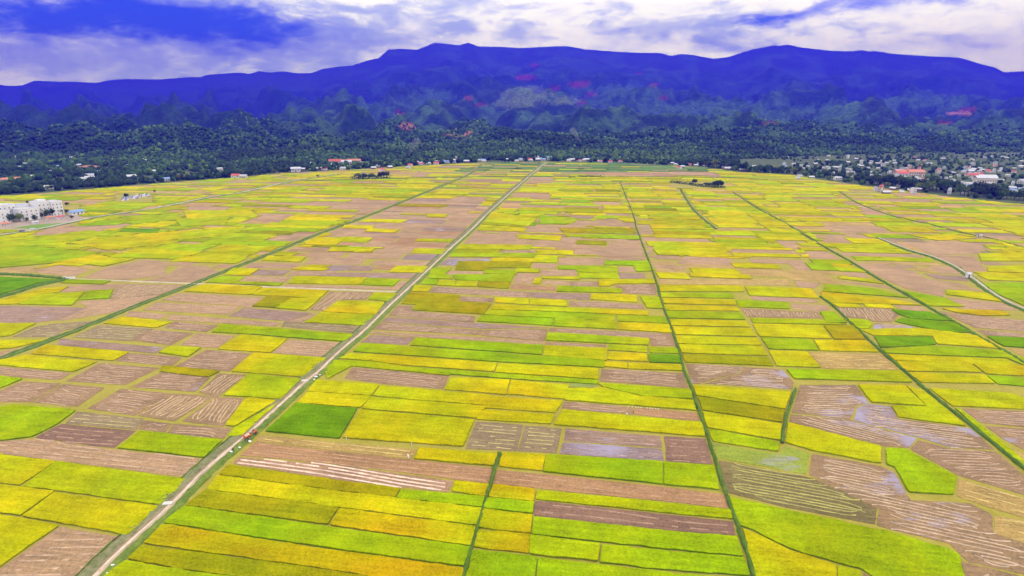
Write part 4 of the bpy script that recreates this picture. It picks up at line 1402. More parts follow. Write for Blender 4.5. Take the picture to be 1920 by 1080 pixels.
def crowns(pts, shape_, name, label):
    """pts: x, y, z, radius, height, r, g, b"""
    v, f = shape_
    n, k = len(pts), len(v)
    jit = 1 + RNG.uniform(-.34, .34, (n, k, 1))
    VV = v[None] * jit
    VV = VV * np.stack([pts[:, 3], pts[:, 3], pts[:, 4]], 1)[:, None, :]
    VV = VV + pts[:, None, :3]
    TT = pts[:, None, 5:8] * (1 + RNG.uniform(-.3, .3, (n, k, 1)))
    FF = f[None] + (np.arange(n) * k)[:, None, None]
    return tag(link(name, fast_mesh(name, VV.reshape(-1, 3), FF.reshape(-1, 3), M['trees'], TT.reshape(-1, 3))), label, kind='stuff')

GREENS = np.array([(0.013, 0.034, 0.009), (0.022, 0.055, 0.011), (0.038, 0.085, 0.014), (0.070, 0.125, 0.018), (0.018, 0.045, 0.018)])
def sample(n, kind):
    px = RNG.uniform(-420, 2340, n)
    ef, ff = edge_Y(px), foot_Y(px)
    if kind == 'hill':
        Y = np.exp(RNG.uniform(math.log(1180), math.log(2700), n)); ok = (Y > ff - 40) & (RNG.uniform(0, 1, n) > (np.log(Y / 1500) / math.log(1.8)) * .97)
    else:
        Y = ef + 12 + RNG.uniform(0, 1, n) ** 1.0 * (ff + 60 - ef); ok = Y > ef + 8
    X = (px - 960) / KH * Y
    m = fbm(X / 60, Y / 60, 3, 17); m2 = fbm(X / 150, Y / 150, 3, 29)
    if kind == 'hill':
        ok &= m > 0.22
    else:
        town = np.clip((px - 1420) / 100, 0, 1)
        meadow = (px > 1395) & (px < 1500) & (Y > ef + 110) & (Y < ef + 330)
        ok &= (m > 0.34 + 0.06 * town) & ~meadow
    px, X, Y, m2 = px[ok], X[ok], Y[ok], m2[ok]
    k = len(X)
    Z = np.maximum(H(X, Y), 0.2)
    r = RNG.uniform(1.8, 4.6, k) * (1 + np.clip((Y - 1500) / 2600, 0, 0.5))
    if kind != 'hill': r = RNG.uniform(2.4, 4.6, k)
    if kind != 'hill': r = r * np.where(px > 1420, .7, 1.0)
    h = r * RNG.uniform(.7, 1.5, k)
    g = np.clip((m2 - 0.3) * 7 + RNG.normal(0, .9, k), 0, 4).astype(int)
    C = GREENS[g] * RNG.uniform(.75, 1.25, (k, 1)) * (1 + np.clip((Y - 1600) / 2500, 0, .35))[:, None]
    return np.stack([X, Y, Z + h * 0.75, r, h, C[:, 0], C[:, 1], C[:, 2]], 1)
P_ = sample(80000, 'hill')
nearh = P_[:, 1] < 1500
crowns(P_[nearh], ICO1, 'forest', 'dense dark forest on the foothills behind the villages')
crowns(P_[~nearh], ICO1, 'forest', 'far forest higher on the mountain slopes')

# ------------------------------------------------------------------ single trees
def tree_proto(name, r, h, leaf, seed, slim=1.0):
    rs = random.Random(seed)
    root = empty(name, (0, 0, -500))
    t = MB()
    th = h * 0.42
    t.tube((0, 0, 0), (0.15, 0.1, th), 0.055 * r + 0.1, 0.035 * r + 0.06, 7)
    for k in range(4):
        a = k * 1.6 + rs.random(); 
        t.tube((0.1, 0.1, th * .8), (math.cos(a) * r * .5, math.sin(a) * r * .5, th + h * .22), 0.03 * r + .04, 0.03, 5)
    t.build('trunk', M['bark'], root)
    c = MB()
    for k in range(17):
        a = rs.uniform(0, 6.28); e = rs.uniform(0, 1)
        rr = r * math.sqrt(rs.uniform(0, 1)) * .8 * slim
        z = h * (0.36 + 0.52 * e); rr *= math.sqrt(max(0.12, 1 - (abs(e - .35) * 1.25) ** 2))
        cx_, cy_ = math.cos(a) * rr, math.sin(a) * rr
        cr = r * rs.uniform(.28, .46)
        for q_ in range(34):
            d = Vector((rs.gauss(0, 1), rs.gauss(0, 1), rs.gauss(0, 1))).normalized()
            p = Vector((cx_, cy_, z)) + Vector((d.x, d.y, d.z * .75)) * cr * rs.uniform(.7, 1.05)
            nrm = (d + Vector((rs.uniform(-.6, .6), rs.uniform(-.6, .6), rs.uniform(-.1, .8)))).normalized()
            u_ = nrm.orthogonal().normalized(); w_ = nrm.cross(u_)
            s_ = cr * rs.uniform(.22, .40)
            c.add([p + u_ * s_, p + w_ * s_ * .7, p - u_ * s_, p - w_ * s_ * .7 + nrm * s_ * .2], [(0, 1, 2, 3)])
    c.build('crown', M[leaf], root)
    collect(root)
    return root
TP = [tree_proto('broadleaf_tree', 4.2, 9.0, 'leaf', 1), tree_proto('broadleaf_tree', 4.8, 8.2, 'leaf_dark', 2), tree_proto('broadleaf_tree', 3.4, 9.5, 'leaf_dark', 3, .8),
      tree_proto('broadleaf_tree', 4.0, 7.5, 'leaf_lime', 4), tree_proto('broadleaf_tree', 4.4, 10.5, 'leaf', 5, .85)]
TW = ['mid green rounded tree', 'broad dark green tree', 'tall narrow dark tree', 'light yellowish-green tree', 'tall mid green tree']
USED = set()
def place(proto, loc, rz, sc, label, cat, group):
    """the first placement moves the prototype itself, later ones copy it"""
    if proto.name not in USED:
        USED.add(proto.name)
        proto.location = loc; proto.rotation_euler = (0, 0, rz); proto.scale = (sc, sc, sc) if not isinstance(sc, (tuple, list)) else sc
        return tag(proto, label, cat, group)
    return copy_tree(proto, loc, rz, sc, label, cat, group)

def tree_at(x, y, k, hpx=None, label=None, group=None, z=0.15):
    X, Y = G(x, y, z)
    sc = 1.0
    if hpx: sc = hpx / (KH / Y) / [9.0, 8.2, 9.5, 7.5, 10.5][k]
    return place(TP[k], (X, Y, z), random.uniform(0, 6.28), sc, label or TW[k], 'tree', group)

# belt along the far edge of the fields
x = -60.0
while x < 1990:
    reg = 'west' if x < 330 else 'mid' if x < 640 else 'lane' if x < 1020 else 'middle' if x < 1330 else 'meadow' if x < 1520 else 'shop' if x < 1640 else 'town'
    skip = (1018 < x < 1032) or (430 < x < 500) or (770 < x < 1170 and random.random() < .72) or (1170 < x < 1330 and random.random() < .35) or (545 < x < 700 and random.random() < .45)
    if not skip:
        k = random.choice((0, 1, 1, 2, 3, 4, 0))
        yE = float(np.interp(x, EX, EV))
        d = random.uniform(0.4, 3.2) + (random.uniform(0, 6) if x > 1500 else 0)
        where_ = {'west': 'at the thicket edge behind the white building', 'mid': 'at the foot of the western forest near the farmhouses', 'lane': 'before the village where the grassed track ends', 'middle': 'before the hamlet just right of the road end', 'meadow': 'in the dense dark belt before the far meadow', 'shop': 'along the near end of the town', 'town': 'in the tall belt hiding the town'}[reg]
        hp_ = (random.uniform(7, 13) if x < 1330 else random.uniform(11, 17) if x < 1500 else random.uniform(8, 14) if x < 1630 else random.uniform(14, 25))
        sz = 'small' if hp_ < 9 else 'medium-sized' if hp_ < 12 else 'large' if hp_ < 18 else 'very large'
        tree_at(x, yE - d, k, hp_, f'{sz} {TW[k]} {where_}', f'trees {where_}')
    x += random.uniform(7.0, 12.5) if x < 1330 else random.uniform(5.5, 9)

# tree islands in the fields
for px_, py, k, hp in ((672, 334.5, 3, 11), (682, 334.6, 1, 10), (698, 334.6, 0, 11), (714, 334.2, 1, 12), (668, 333, 0, 9), (676, 334, 0, 8), (686, 334, 1, 8), (694, 335, 1, 9), (702, 334, 0, 8), (710, 334, 3, 7), (719, 334, 2, 14), (725, 333, 1, 12)):
    tree_at(px_, py, k, hp, f'{TW[k]} in the copse standing alone among the western plots', f'{TW[k]}s of the western copse')
for px_, py, k, hp in ((1302, 345, 1, 10), (1327, 350.5, 0, 10), (1343, 351.5, 1, 13), (1350, 350.5, 0, 15), (1322, 348, 1, 6), (1330, 349, 0, 8), (1338, 350, 1, 10), (1346, 350, 1, 12), (1352, 351, 2, 13), (1335, 352, 3, 6)):
    tree_at(px_, py, k, hp, f'{TW[k]} at the end of the long hedge island in the eastern plots', f'{TW[k]}s of the hedge island')
for px_, py, k, hp, w in ((452, 330, 3, 13, 'beside the red-roofed farmhouse'), (470, 331, 1, 14, 'behind the pale farmhouse'), (480, 331, 0, 12, 'right behind the pale farmhouse'),
                          (237, 371, 1, 9, 'shading the edge of the burial ground'), (290, 361, 0, 6, 'on the bank past the burial ground'), (596, 333, 3, 6, 'standing alone by the concrete road'),
                          (8, 416, 2, 22, 'at the corner of the white building'), (20, 417, 1, 17, 'in front of the white building, second from its corner'), (38, 415, 3, 16, 'against the middle of the white building'),
                          (50, 416, 0, 10, 'low beside the lime tree at the white building'), (66, 417, 2, 17, 'standing dark before the gap in the white building'), (78, 409, 4, 11, 'at the inner corner of the white building'),
                          (87, 408, 0, 19, 'in front of the tallest wing of the white building'), (101, 406, 2, 20, 'slim before the tallest wing of the white building'), (114, 404, 4, 17, 'at the east end of the white building'),
                          (126, 401, 1, 9, 'between the white building and the blue-green shed'), (52, 382, 1, 6, 'peeping over the low roof of the white building'), (58, 382, 1, 6, 'behind the blue roof of the white building'),
                          (135, 411, 3, 8, 'by the road past the white building'), (126, 386, 1, 7, 'behind the east end of the white building'), (1376, 323, 0, 9, 'where the straight road meets the eastern houses')):
    tree_at(px_, py, k, hp, f'{TW[k]} {w}')
# hedge of the eastern island and brush under the copse
def brush(name, pts, rad, label, cat):
    b_ = MB(); rs = random.Random(5)
    for (x0, y0), (x1, y1) in zip(pts, pts[1:]):
        A_, B_ = Vector(G(x0, y0)), Vector(G(x1, y1)); n = int((B_ - A_).length / 0.16)
        for i in range(n):
            p = A_ + (B_ - A_) * rs.random()
            q_ = Vector((p.x + rs.gauss(0, 1.8), p.y + rs.gauss(0, 3.0), min(1.3, abs(rs.gauss(.2, .5))) * rad))
            d = Vector((rs.gauss(0, 1), rs.gauss(0, 1), rs.uniform(.2, 1.5))).normalized(); u_ = d.orthogonal().normalized(); w_ = d.cross(u_); s_ = rs.uniform(.6, 1.4)
            b_.add([q_ + u_ * s_, q_ + w_ * s_ * .7, q_ - u_ * s_, q_ - w_ * s_ * .7], [(0, 1, 2, 3)])
    o = b_.build(name, M['leaf'])
    return tag(o, label, cat)
brush('hedge', [(1258, 342.5), (1290, 346), (1320, 350), (1356, 352.5)], 3.6, 'long low dark hedge running to the tree island in the eastern plots', 'hedge')
brush('brushwood', [(663, 335), (700, 335.5), (730, 334.5)], 3.4, 'low green brush under the western copse', 'bushes')
brush('brushwood', [(1085, 331.5), (1130, 331.5)], 2.0, 'low brush along the dark ditch across the far fields', 'bushes')

# ------------------------------------------------------------------ houses
def gable_house(name, wall, roof, w=10, d=7, h=3.4, rh=2.2):
    r = empty(name, (0, 0, -500))
    m = MB(); m.box((0, 0, h / 2), (w, d, h))
    m.add([(-w / 2, -d / 2, h), (-w / 2, d / 2, h), (-w / 2, 0, h + rh)], [(0, 1, 2)]).add([(w / 2, -d / 2, h), (w / 2, d / 2, h), (w / 2, 0, h + rh)], [(1, 0, 2)])
    m.build('wall', M[wall], r)
    MB().gable(w, d, h - 0.15, rh, 0.7).build('roof', M[roof], r)
    MB().box((0, -d / 2 - 0.04, 1.05), (1.2, 0.1, 2.1)).build('door', M['wood'], r)
    for x in (-w * .3, w * .3): MB().box((x, -d / 2 - 0.03, 1.8), (1.5, 0.1, 1.2)).build('window', M['glass'], r)
    collect(r); return r

def town_house(name, wall, roof, w=5.5, d=12, storeys=3):
    r = empty(name, (0, 0, -500)); h = 3.3 * storeys
    MB().box((0, 0, h / 2), (w, d, h)).build('wall', M[wall], r)
    m = MB(); m.box((0, 0, h + .12), (w + .5, d + .5, .24))
    m.box((0, d * .2, h + 1.2), (w * .8, d * .35, 1.9))
    m.build('roof', M[roof], r)
    for s in range(storeys):
        for x in (-w * .24, w * .24): MB().box((x, -d / 2 - .03, 3.3 * s + 1.8), (w * .3, .1, 1.5)).build('window', M['glass'], r)
    for s in range(1, storeys): MB().box((0, -d / 2 - .5, 3.3 * s + .1), (w, 1.0, .2)).build('balcony', M['concrete'], r)
    collect(r); return r
HP = {'red': gable_house('gable_house', 'white', 'red'), 'orange': gable_house('gable_house', 'cream', 'orange', 11, 7.5), 'tin': gable_house('gable_house', 'wood', 'tin', 12, 8, 3.2, 2.6),
      'grey': gable_house('gable_house', 'cream', 'grey', 10, 8, 3.2, 2.6), 'blue': gable_house('gable_house', 'white', 'bluer', 11, 7), 'white': gable_house('gable_house', 'white', 'tin', 9, 6.5, 3.2, 1.5),
      'tall': town_house('town_house', 'white', 'tin'), 'talltan': town_house('town_house', 'cream', 'red', 6, 11, 3), 'low': town_house('town_house', 'white', 'grey', 8, 9, 2)}
HW = {'red': 'red-tiled white house', 'orange': 'orange-roofed cream house', 'tin': 'tin-roofed timber house', 'grey': 'grey-roofed cream house',
      'blue': 'blue-roofed white house', 'white': 'small pale-roofed white house', 'tall': 'tall narrow white town house', 'talltan': 'tall cream town house', 'low': 'two-storey flat-roofed white house'}
TAKEN = []
def spot(x, y, x0, x1, y0, y1):
    r = ('back', 'middle', 'front')[min(2, max(0, int(3 * (y - y0) / (y1 - y0))))]; s = ('west end', 'centre', 'east end')[min(2, int(3 * (x - x0) / (x1 - x0)))]
    return f'{r} rows, {s}'
def house_at(x, y, k, sc, label, group):
    X, Y = G(x, y, 0.2); Z = max(0.2, HH(X, Y))
    for a, b_, r in TAKEN:
        if (a - X) ** 2 + (b_ - Y) ** 2 < (r + 5.5 * sc) ** 2: return None
    TAKEN.append((X, Y, 6 * sc))
    return place(HP[k], (X, Y, Z), -math.atan2(X, Y) + random.uniform(-.7, .7), sc, label, 'house', group)

AREAS = [  # x0 x1 y0 y1 count palette phrase
 (1640, 1930, 316, 364, 112, ['tall', 'tall', 'low', 'white', 'red', 'white', 'talltan', 'blue', 'tin', 'low', 'tin'], 'in the crowded town', (.8, 1.25)),
 (1470, 1680, 292, 336, 60, ['white', 'white', 'tin', 'low', 'grey', 'blue', 'tall'], 'in the western town end', (.9, 1.25)),
 (1690, 1930, 294, 322, 30, ['white', 'tin', 'tin', 'low', 'grey', 'red'], 'on the rising town outskirts', (.9, 1.3)),
 (948, 1024, 292, 300, 18, ['white', 'tin', 'red', 'blue', 'white', 'grey'], 'at the dirt road end', (.9, 1.2)),
 (1062, 1165, 296, 303, 16, ['white', 'tin', 'red', 'grey'], 'just right of the road end', (.9, 1.2)),
 (776, 915, 296, 312, 26, ['white', 'tin', 'tin', 'blue', 'grey', 'red'], 'by the grassed track end', (.9, 1.3)),
 (1255, 1420, 300, 322, 16, ['white', 'tin', 'red', 'tin'], 'near the far meadow', (.8, 1.1)),
 (555, 770, 306, 321, 18, ['white', 'tin', 'grey', 'red'], 'around the red-roofed school', (.9, 1.2)),
 (0, 330, 300, 342, 26, ['white', 'white', 'tin', 'grey', 'blue'], 'in the western woods', (.9, 1.3)),
]
for x0, x1, y0, y1, n, pal, ph, sr_ in AREAS:
    for _ in range(n):
        k = random.choice(pal)
        hx = random.uniform(x0, x1); hy = random.uniform(y0, y1)
        if 500 < x1 <= 1420 and random.random() < .75: hy = float(np.interp(hx, EX, EV)) - random.uniform(.3, 4.5)
        house_at(hx, hy, k, random.uniform(*sr_) * (.6 if x0 > 1400 else .8), f'{HW[k]} {ph}, {spot(hx, hy, x0, x1, y0, y1)}', f'houses {ph}')
for x, y, k, s, l in ((443, 333.5, 'red', 1.2, 'dark farmhouse with a red roof standing out in the rice plots'), (457, 333.8, 'grey', 1.0, 'small grey-roofed farmhouse next to the red-roofed one'), (474, 333.2, 'white', 1.5, 'pale farmhouse under two trees out in the rice plots'),
                      (555, 321.5, 'white', 1.7, 'large pale house at the edge of the plots under the western forest'), (412, 319, 'white', 1.0, 'lone white house on the meadow under the western forest'),
                      (93, 354, 'white', 1.1, 'small white house in front of the dark western thicket'), (26, 341, 'orange', 1.3, 'cream house with orange roof at the western edge'), (8, 341, 'orange', 1.1, 'orange-roofed house furthest out at the western edge'),
                      (1031, 299, 'blue', 1.3, 'blue-roofed house right where the dirt road ends'), (1357, 318, 'red', .9, 'red-roofed white house at the front of the far meadow'), (1690, 331, 'red', 1.6, 'broad red-roofed house just behind the tall trees of the town'),
                      (1785, 337, 'red', 1.5, 'bright red-roofed house in the front row of the town'), (1833, 335, 'red', 1.5, 'second bright red-roofed house in the town front row'), (1570, 337, 'white', 1.1, 'white shed on the field edge before the town'),
                      (1745, 356, 'blue', 1.0, 'blue-roofed shed under the front trees of the town'), (1815, 361, 'blue', 1.0, 'blue-roofed house nearest the fields at the town edge')):
    house_at(x, y, k, s, l, None)

gv = sample(9500, 'village')
HT = np.array(TAKEN)
keep = np.ones(len(gv), dtype=bool)
for hx, hy, hr in HT:
    # leave the yard round each house and its open front free
    s_ = hx / hy
    dY = hy - gv[:, 1]; dX = gv[:, 0] - s_ * gv[:, 1]
    keep &= ~((np.abs(dX) < hr * .9 + 1.5) & (dY > -7) & (dY < 26))
crowns(gv[keep], ICO2, 'grove', 'trees and bamboo thickets growing among the village houses')

# the school with the long red roofs and the orange-roofed hall of the town
def long_hall(name, x, y, w, d, h, rot, roofs, label, cat):
    X, Y = G(x, y, .2)
    r = empty(name, (X, Y, .2), rot)
    for i, (ox, oy, ww, rc) in enumerate(roofs):
        m = MB(); m.box((ox, oy, h / 2), (ww, d, h)); m.build('wall', M['cream'], r)
        g_ = MB().gable(ww, d, h - .1, 3.2, .8); q_ = g_.build('roof', M[rc], r); q_.location = (ox, oy, 0)
        for s in range(2):
            n = int(ww / 3.2)
            for k in range(n): MB().box((ox - ww / 2 + (k + .5) * ww / n, oy - d / 2 - .03, 1.9 + 3.3 * s), (1.5, .1, 1.5)).build('window', M['glass'], r)
    return tag(r, label, cat)
long_hall('school', 640, 309, 0, 10, 7, .05, [(-14, 14, 26, 'red'), (4, 2, 30, 'red'), (22, 20, 26, 'orange'), (14, -12, 20, 'tin')], 'school of several long halls with bright red roofs under the western forest', 'school')
long_hall('market_hall', 1705, 330, 0, 10, 7, -.1, [(-12, 4, 20, 'orange'), (8, -2, 24, 'orange'), (14, 14, 22, 'red')], 'long halls with orange roofs in the middle of the town', 'hall')
long_hall('public_building', 1845, 345, 0, 12, 9, -.2, [(0, 0, 26, 'tin'), (10, 16, 22, 'tin')], 'large pale building with tin roofs at the far end of the town', 'building')

# bare earth cuts in the western hills
for x, y, w, h, l in ((155, 321, 26, 9, 'bare reddish earth bank above the western houses'), (246, 309, 24, 9, 'smaller bare earth bank higher among the western trees')):
    X, Y = G(x, y, .2)
    m = MB().blob((0, 0, 0), (w, 14, h), 20, 10, .06)
    o = m.build('earth_bank', mat('bare_soil', m_noise((.26, .12, .075), (.36, .19, .12), .3)), smooth=True); o.location = (X, Y + 20, 0)
    tag(o, l, kind='structure')

# ------------------------------------------------------------------ the white building beside the concrete road
bx0, bx1 = Vector(G(-6, 421)), Vector(G(122, 404))
brot = math.atan2(bx1.y - bx0.y, bx1.x - bx0.x)
BL = (bx1 - bx0).length
wb = empty('white_building', (bx0.x, bx0.y, 0), brot)
tag(wb, 'long white four-storey building with flat roofs beside the concrete road', 'building')
def block(x0, x1, y0, dep, h, rows_, pitch=3.4, roof='tin'):
    w = x1 - x0; c = (x0 + x1) / 2
    MB().box((c, y0 + dep / 2, h / 2), (w, dep, h)).build('wall', M['white'], wb)
    m = MB()
    m.box((c, y0 + dep / 2, h + .1), (w + .3, dep + .3, .2))
    for s_, cc, dd in ((0, (c, y0 - .05, h + .6), (w + .3, .2, .8)), (0, (c, y0 + dep + .05, h + .6), (w + .3, .2, .8)), (1, (x0 - .05, y0 + dep / 2, h + .6), (.2, dep, .8)), (1, (x1 + .05, y0 + dep / 2, h + .6), (.2, dep, .8))): m.box(cc, dd)
    m.build('parapet', M['white'], wb)
    MB().box((c, y0 + dep / 2, h + .26), (w - .6, dep - .6, .1)).build('roof', M[roof], wb)
    n = max(2, int(w / pitch))
    for r_ in range(rows_):
        z = 2.0 + r_ * (h - 1.0) / rows_
        for k in range(n):
            xx = x0 + (k + .5) * w / n
            fr = MB().box((xx, y0 - .04, z), (1.3, .12, 1.5)).build('window', M['concrete'], wb)
            MB().box((xx, y0 - .09, z), (.95, .1, 1.15)).build('pane', M['glass'], fr)
        if r_: MB().box((c, y0 - .1, z - 1.35), (w + .1, .25, .22)).build('cornice', M['white'], wb)
u_ = BL / 128.0
block(0, 27 * u_, 0, 14, 10.5, 3)
block(6 * u_, 52 * u_, 14.4, 13, 14.5, 4)
block(44 * u_, 80 * u_, 1.0, 12, 10.5, 3, roof='tin')
block(53 * u_, 78 * u_, 15, 11, 13.0, 3, roof='bluer')
block(81 * u_, 105 * u_, 2.0, 15, 15.0, 4)
block(105.5 * u_, 128 * u_, 0.6, 14, 14.2, 4)
MB().box((95 * u_, 9, 16.4), (7, 6, 2.4)).build('stair_tower', M['white'], wb)
MB().box((28 * u_, 20, 15.6), (5, 5, 1.8)).build('stair_tower', M['white'], wb)
X, Y = G(143, 402)
sh = gable_house('shed', 'white', 'bluer', 12, 8, 3.0, 1.8); sh.location = (X, Y, 0); sh.rotation_euler = (0, 0, brot)
tag(sh, 'low shed with a blue-green roof past the white building', 'shed')
for x, y, k, s, l in ((92, 411, 'orange', .55, 'tiny pinkish roofed lodge before the white building'), (113, 410, 'red', .6, 'small reddish lodge at the foot of the white building east wing'), (66, 419, 'white', .5, 'tiny white gatehouse on the lawn before the white building'), (9, 423, 'orange', .6, 'small orange lodge in front of the white building corner')):
    X, Y = G(x, y); place(HP[k], (X, Y, .02), brot + random.uniform(-.2, .2), s, l, 'lodge', None)
Pl = [G(*p) for p in ((18, 428), (72, 429), (120, 418), (66, 421))]
tag(link('lawn', mesh('lawn', [(p[0], p[1], .05) for p in Pl], [(0, 1, 2, 3)], mat('lawn_grass', m_noise((.10, .20, .02), (.16, .27, .03), .5)))), 'bright green lawn between the white building and the road', kind='structure')
Pl = [G(*p) for p in ((-40, 444), (0, 438), (62, 430), (150, 412), (158, 404), (118, 404), (0, 419), (-60, 424))]
tag(link('yard', mesh('yard', [(p[0], p[1], .025) for p in Pl], [tuple(range(8))], mat('yard_earth', m_noise((.26, .20, .15), (.36, .29, .24), .3)))), 'bare earth yard around the white building', kind='structure')

# cars on the concrete road
def car_proto(c, name):
    r = empty(name, (0, 0, -500))
    m = MB().box((0, 0, .62), (1.7, 4.2, .62), taper=.95); m.box((0, -.2, 1.18), (1.5, 2.3, .5), taper=.8); m.build('body', c, r)
    MB().box((0, -.2, 1.2), (1.54, 2.1, .3), taper=.86).build('window', M['glass'], r)
    for x in (-.8, .8):
        for y in (-1.3, 1.3): MB().tube((x - .1, y, .33), (x + .1, y, .33), .33, n=12).build('wheel', M['rubber'], r)
    for x in (-.55, .55): MB().box((x, 2.08, .72), (.35, .08, .18)).build('headlight', M['concrete'], r)
    collect(r); return r
cw, cp = car_proto(M['white'], 'car'), car_proto(mat('purple_grey_paint', m_paint((.12, .10, .17), .4)), 'car')
for p, (x, y), l in ((cp, (41, 435), 'dark purple-grey car on the concrete road'), (cw, (62, 431.5), 'white car following the dark car on the concrete road'), (cw, (300, 389.5), 'white car further along the concrete road past the burial ground')):
    X, Y = G(x, y); place(p, (X, Y, .44), brot - math.pi / 2, 1.0, l, 'car', None)

# ------------------------------------------------------------------ burial ground
def tomb(c, name='tomb'):
    r = empty(name, (0, 0, -500))
    m = MB().box((0, 0, .25), (1.6, 2.6, .5)); m.box((0, 0, .62), (1.2, 2.1, .24)); m.build('base', c, r)
    MB().box((0, 1.1, 1.2), (1.1, .3, 1.4), taper=.85).build('headstone', c, r)
    collect(r); return r
tombs = [(tomb(M['white']), 'white'), (tomb(M['tin']), 'pale grey'), (tomb(mat('blue_tile', m_paint((.14, .17, .42)))), 'blue'), (tomb(mat('pink_tile', m_paint((.55, .22, .28)))), 'pink')]
for i in range(64):
    t_ = random.random(); s_ = random.random()
    x = 230 + 49 * t_; y = 376.5 - 6.5 * t_ - s_ * 5.5
    p, nm = random.choices(tombs, (5, 3, 5, 1))[0]
    X, Y = G(x, y)
    place(p, (X, Y, 0), random.uniform(-.3, .3), random.uniform(.8, 1.25), f'{nm} tomb in the burial ground among the western plots', 'tomb', f'{nm} tombs in the burial ground')

# ------------------------------------------------------------------ small things along the fields
def sack(x, y, c, label, s=1.0, z=.36, rz=None, cat='sack', group=None, flat=.55):
    X, Y = G(x, y, z)
    s *= .68
    m = MB().blob((0, 0, .28 * s), (.55 * s, .34 * s, .30 * s), 10, 6, .08)
    o = m.build('sack', M[c], smooth=True); o.location = (X, Y, z); o.rotation_euler = (0, 0, random.uniform(0, 3) if rz is None else rz)
    m2 = MB().tube((.5 * s, 0, .3 * s), (.68 * s, 0, .34 * s), .07 * s, .13 * s, 7); m2.build('tied_neck', M[c], o)
    return tag(o, label, cat, group)

def person(x, y, z, rz, shirt, trousers, label, pose='stand', hat=None):
    """skinned figure, one continuous body; facing +Y before turning"""
    V = []; E = []; R_ = []
    def p(v, r, parent=None):
        V.append(v); R_.append(r)
        if parent is not None: E.append((parent, len(V) - 1))
        return len(V) - 1
    bend = {'stand': 0.0, 'bend': 1.15, 'crouch': .5}[pose]
    hip = .92 if pose != 'crouch' else .45
    cb, sb = math.cos(bend), math.sin(bend)
    def tor(y_, z_): return (0, y_ * cb + z_ * sb, hip + z_ * cb - y_ * sb)
    pel = p((0, 0, hip), .135)
    wa = p(tor(0, .2), .12, pel); ch = p(tor(0, .42), .15, wa); ne = p(tor(0, .56), .06, ch)
    h1 = p(tor(.02, .66), .085, ne); p(tor(.02, .80), .075, h1)
    for s in (-1, 1):
        a = p((s * .10, 0, hip - .06), .095, pel)
        if pose == 'crouch':
            k = p((s * .14, .36, .42), .07, a); f = p((s * .12, .08, .08), .05, k)
        else:
            k = p((s * .11, .05 * s, hip * .52), .07, a); f = p((s * .11, -.04 * s, .09), .05, k)
        p((s * .12, V[f][1] + .17, .045), .04, f)
        sh_ = p(tuple(Vector(tor(0, .48)) + Vector((s * .19, 0, 0))), .065, ch)
        el = p(tuple(Vector(tor(.06, .22 if pose == 'stand' else .42)) + Vector((s * .25, .10 * (pose != 'stand'), -.2 * (pose != 'stand')))), .048, sh_)
        ha = p(tuple(Vector(V[el]) + Vector((0, .12, -.22))), .036, el)
        pa = p(tuple(Vector(V[ha]) + Vector((0, .04, -.07))), .032, ha)
        for q_ in range(4): p(tuple(Vector(V[pa]) + Vector(((q_ - 1.5) * .02, .035, -.07 - .01 * (q_ in (1, 2))))), .009, pa)
        p(tuple(Vector(V[ha]) + Vector((-s * .045, .05, -.05))), .010, ha)
    me = bpy.data.meshes.new('person'); me.from_pydata(V, E, [])
    o = bpy.data.objects.new('person_tmp', me); COL.objects.link(o)
    sm = o.modifiers.new('s', 'SKIN')
    for i, r in enumerate(R_): me.skin_vertices[0].data[i].radius = (r, r)
    me.skin_vertices[0].data[0].use_root = True
    o.modifiers.new('b', 'SUBSURF').levels = 1
    dg = bpy.context.evaluated_depsgraph_get()
    m2 = bpy.data.meshes.new_from_object(o.evaluated_get(dg)); m2.name = 'person'
    bpy.data.objects.remove(o)
    m2.materials.clear()
    for q_ in (shirt, trousers, 'skin'): m2.materials.append(M[q_])
    hc = Vector(V[h1]); hands = [Vector(v) for v, r in zip(V, R_) if r == .032]
    for f in m2.polygons:
        c = f.center
        f.material_index = 2 if (c - hc - Vector((0, 0, .06))).length < .17 or min((c - h).length for h in hands) < .12 else (1 if c.z < hip + .02 else 0)
        f.use_smooth = True
    X, Y = G(x, y, z)
    b_ = link('person', m2); b_.location = (X, Y, z); b_.rotation_euler = (0, 0, rz)
    top = Vector(tor(.02, .82))
    if hat:
        h = MB().tube((0, 0, 0), (0, 0, .16), .27, .02, 14).build('hat', M[hat], b_); h.location = top + Vector((0, 0, -.02)); h.rotation_euler = (-bend, 0, 0)
    else:
        h = MB().blob((0, 0, 0), (.10, .105, .085), 10, 6).build('hair', M['cloth_dark'], b_, True); h.location = top + Vector((0, -.02, -.03)); h.rotation_euler = (-bend, 0, 0)
    return tag(b_, label, 'person')

# hand tractor with its trailer on the dirt road
X, Y = G(471, 817, .36)
ht = empty('hand_tractor', (X, Y, .36), -.55)
tag(ht, 'orange-red hand tractor with a loaded flat trailer stopped on the dirt road', 'tractor')
m = MB().box((0, 1.5, .75), (.6, 1.1, .55), taper=.85); m.box((0, 1.9, 1.1), (.5, .5, .25)); m.build('engine_hood', M['redpaint'], ht)
m = MB(); m.tube((.3, 1.0, .9), (.42, -.1, 1.15), .03); m.tube((-.3, 1.0, .9), (-.42, -.1, 1.15), .03); m.build('handlebar', M['metal'], ht)
for x, y, r in ((-.5, 1.5, .42), (.5, 1.5, .42), (-.8, -1.5, .36), (.8, -1.5, .36)):
    w = MB().tube((x - .1, y, r), (x + .1, y, r), r, n=14).build('wheel', M['rubber'], ht)
    MB().tube((x - .12, y, r), (x + .12, y, r), r * .45, n=10).build('rim', M['redpaint'], w)
m = MB().box((0, -1.3, .68), (1.5, 2.4, .12))
for x in (-.73, .73): m.box((x, -1.3, .92), (.06, 2.4, .36))
m.box((0, -2.48, .92), (1.5, .06, .36)); m.build('trailer_bed', M['redpaint'], ht)
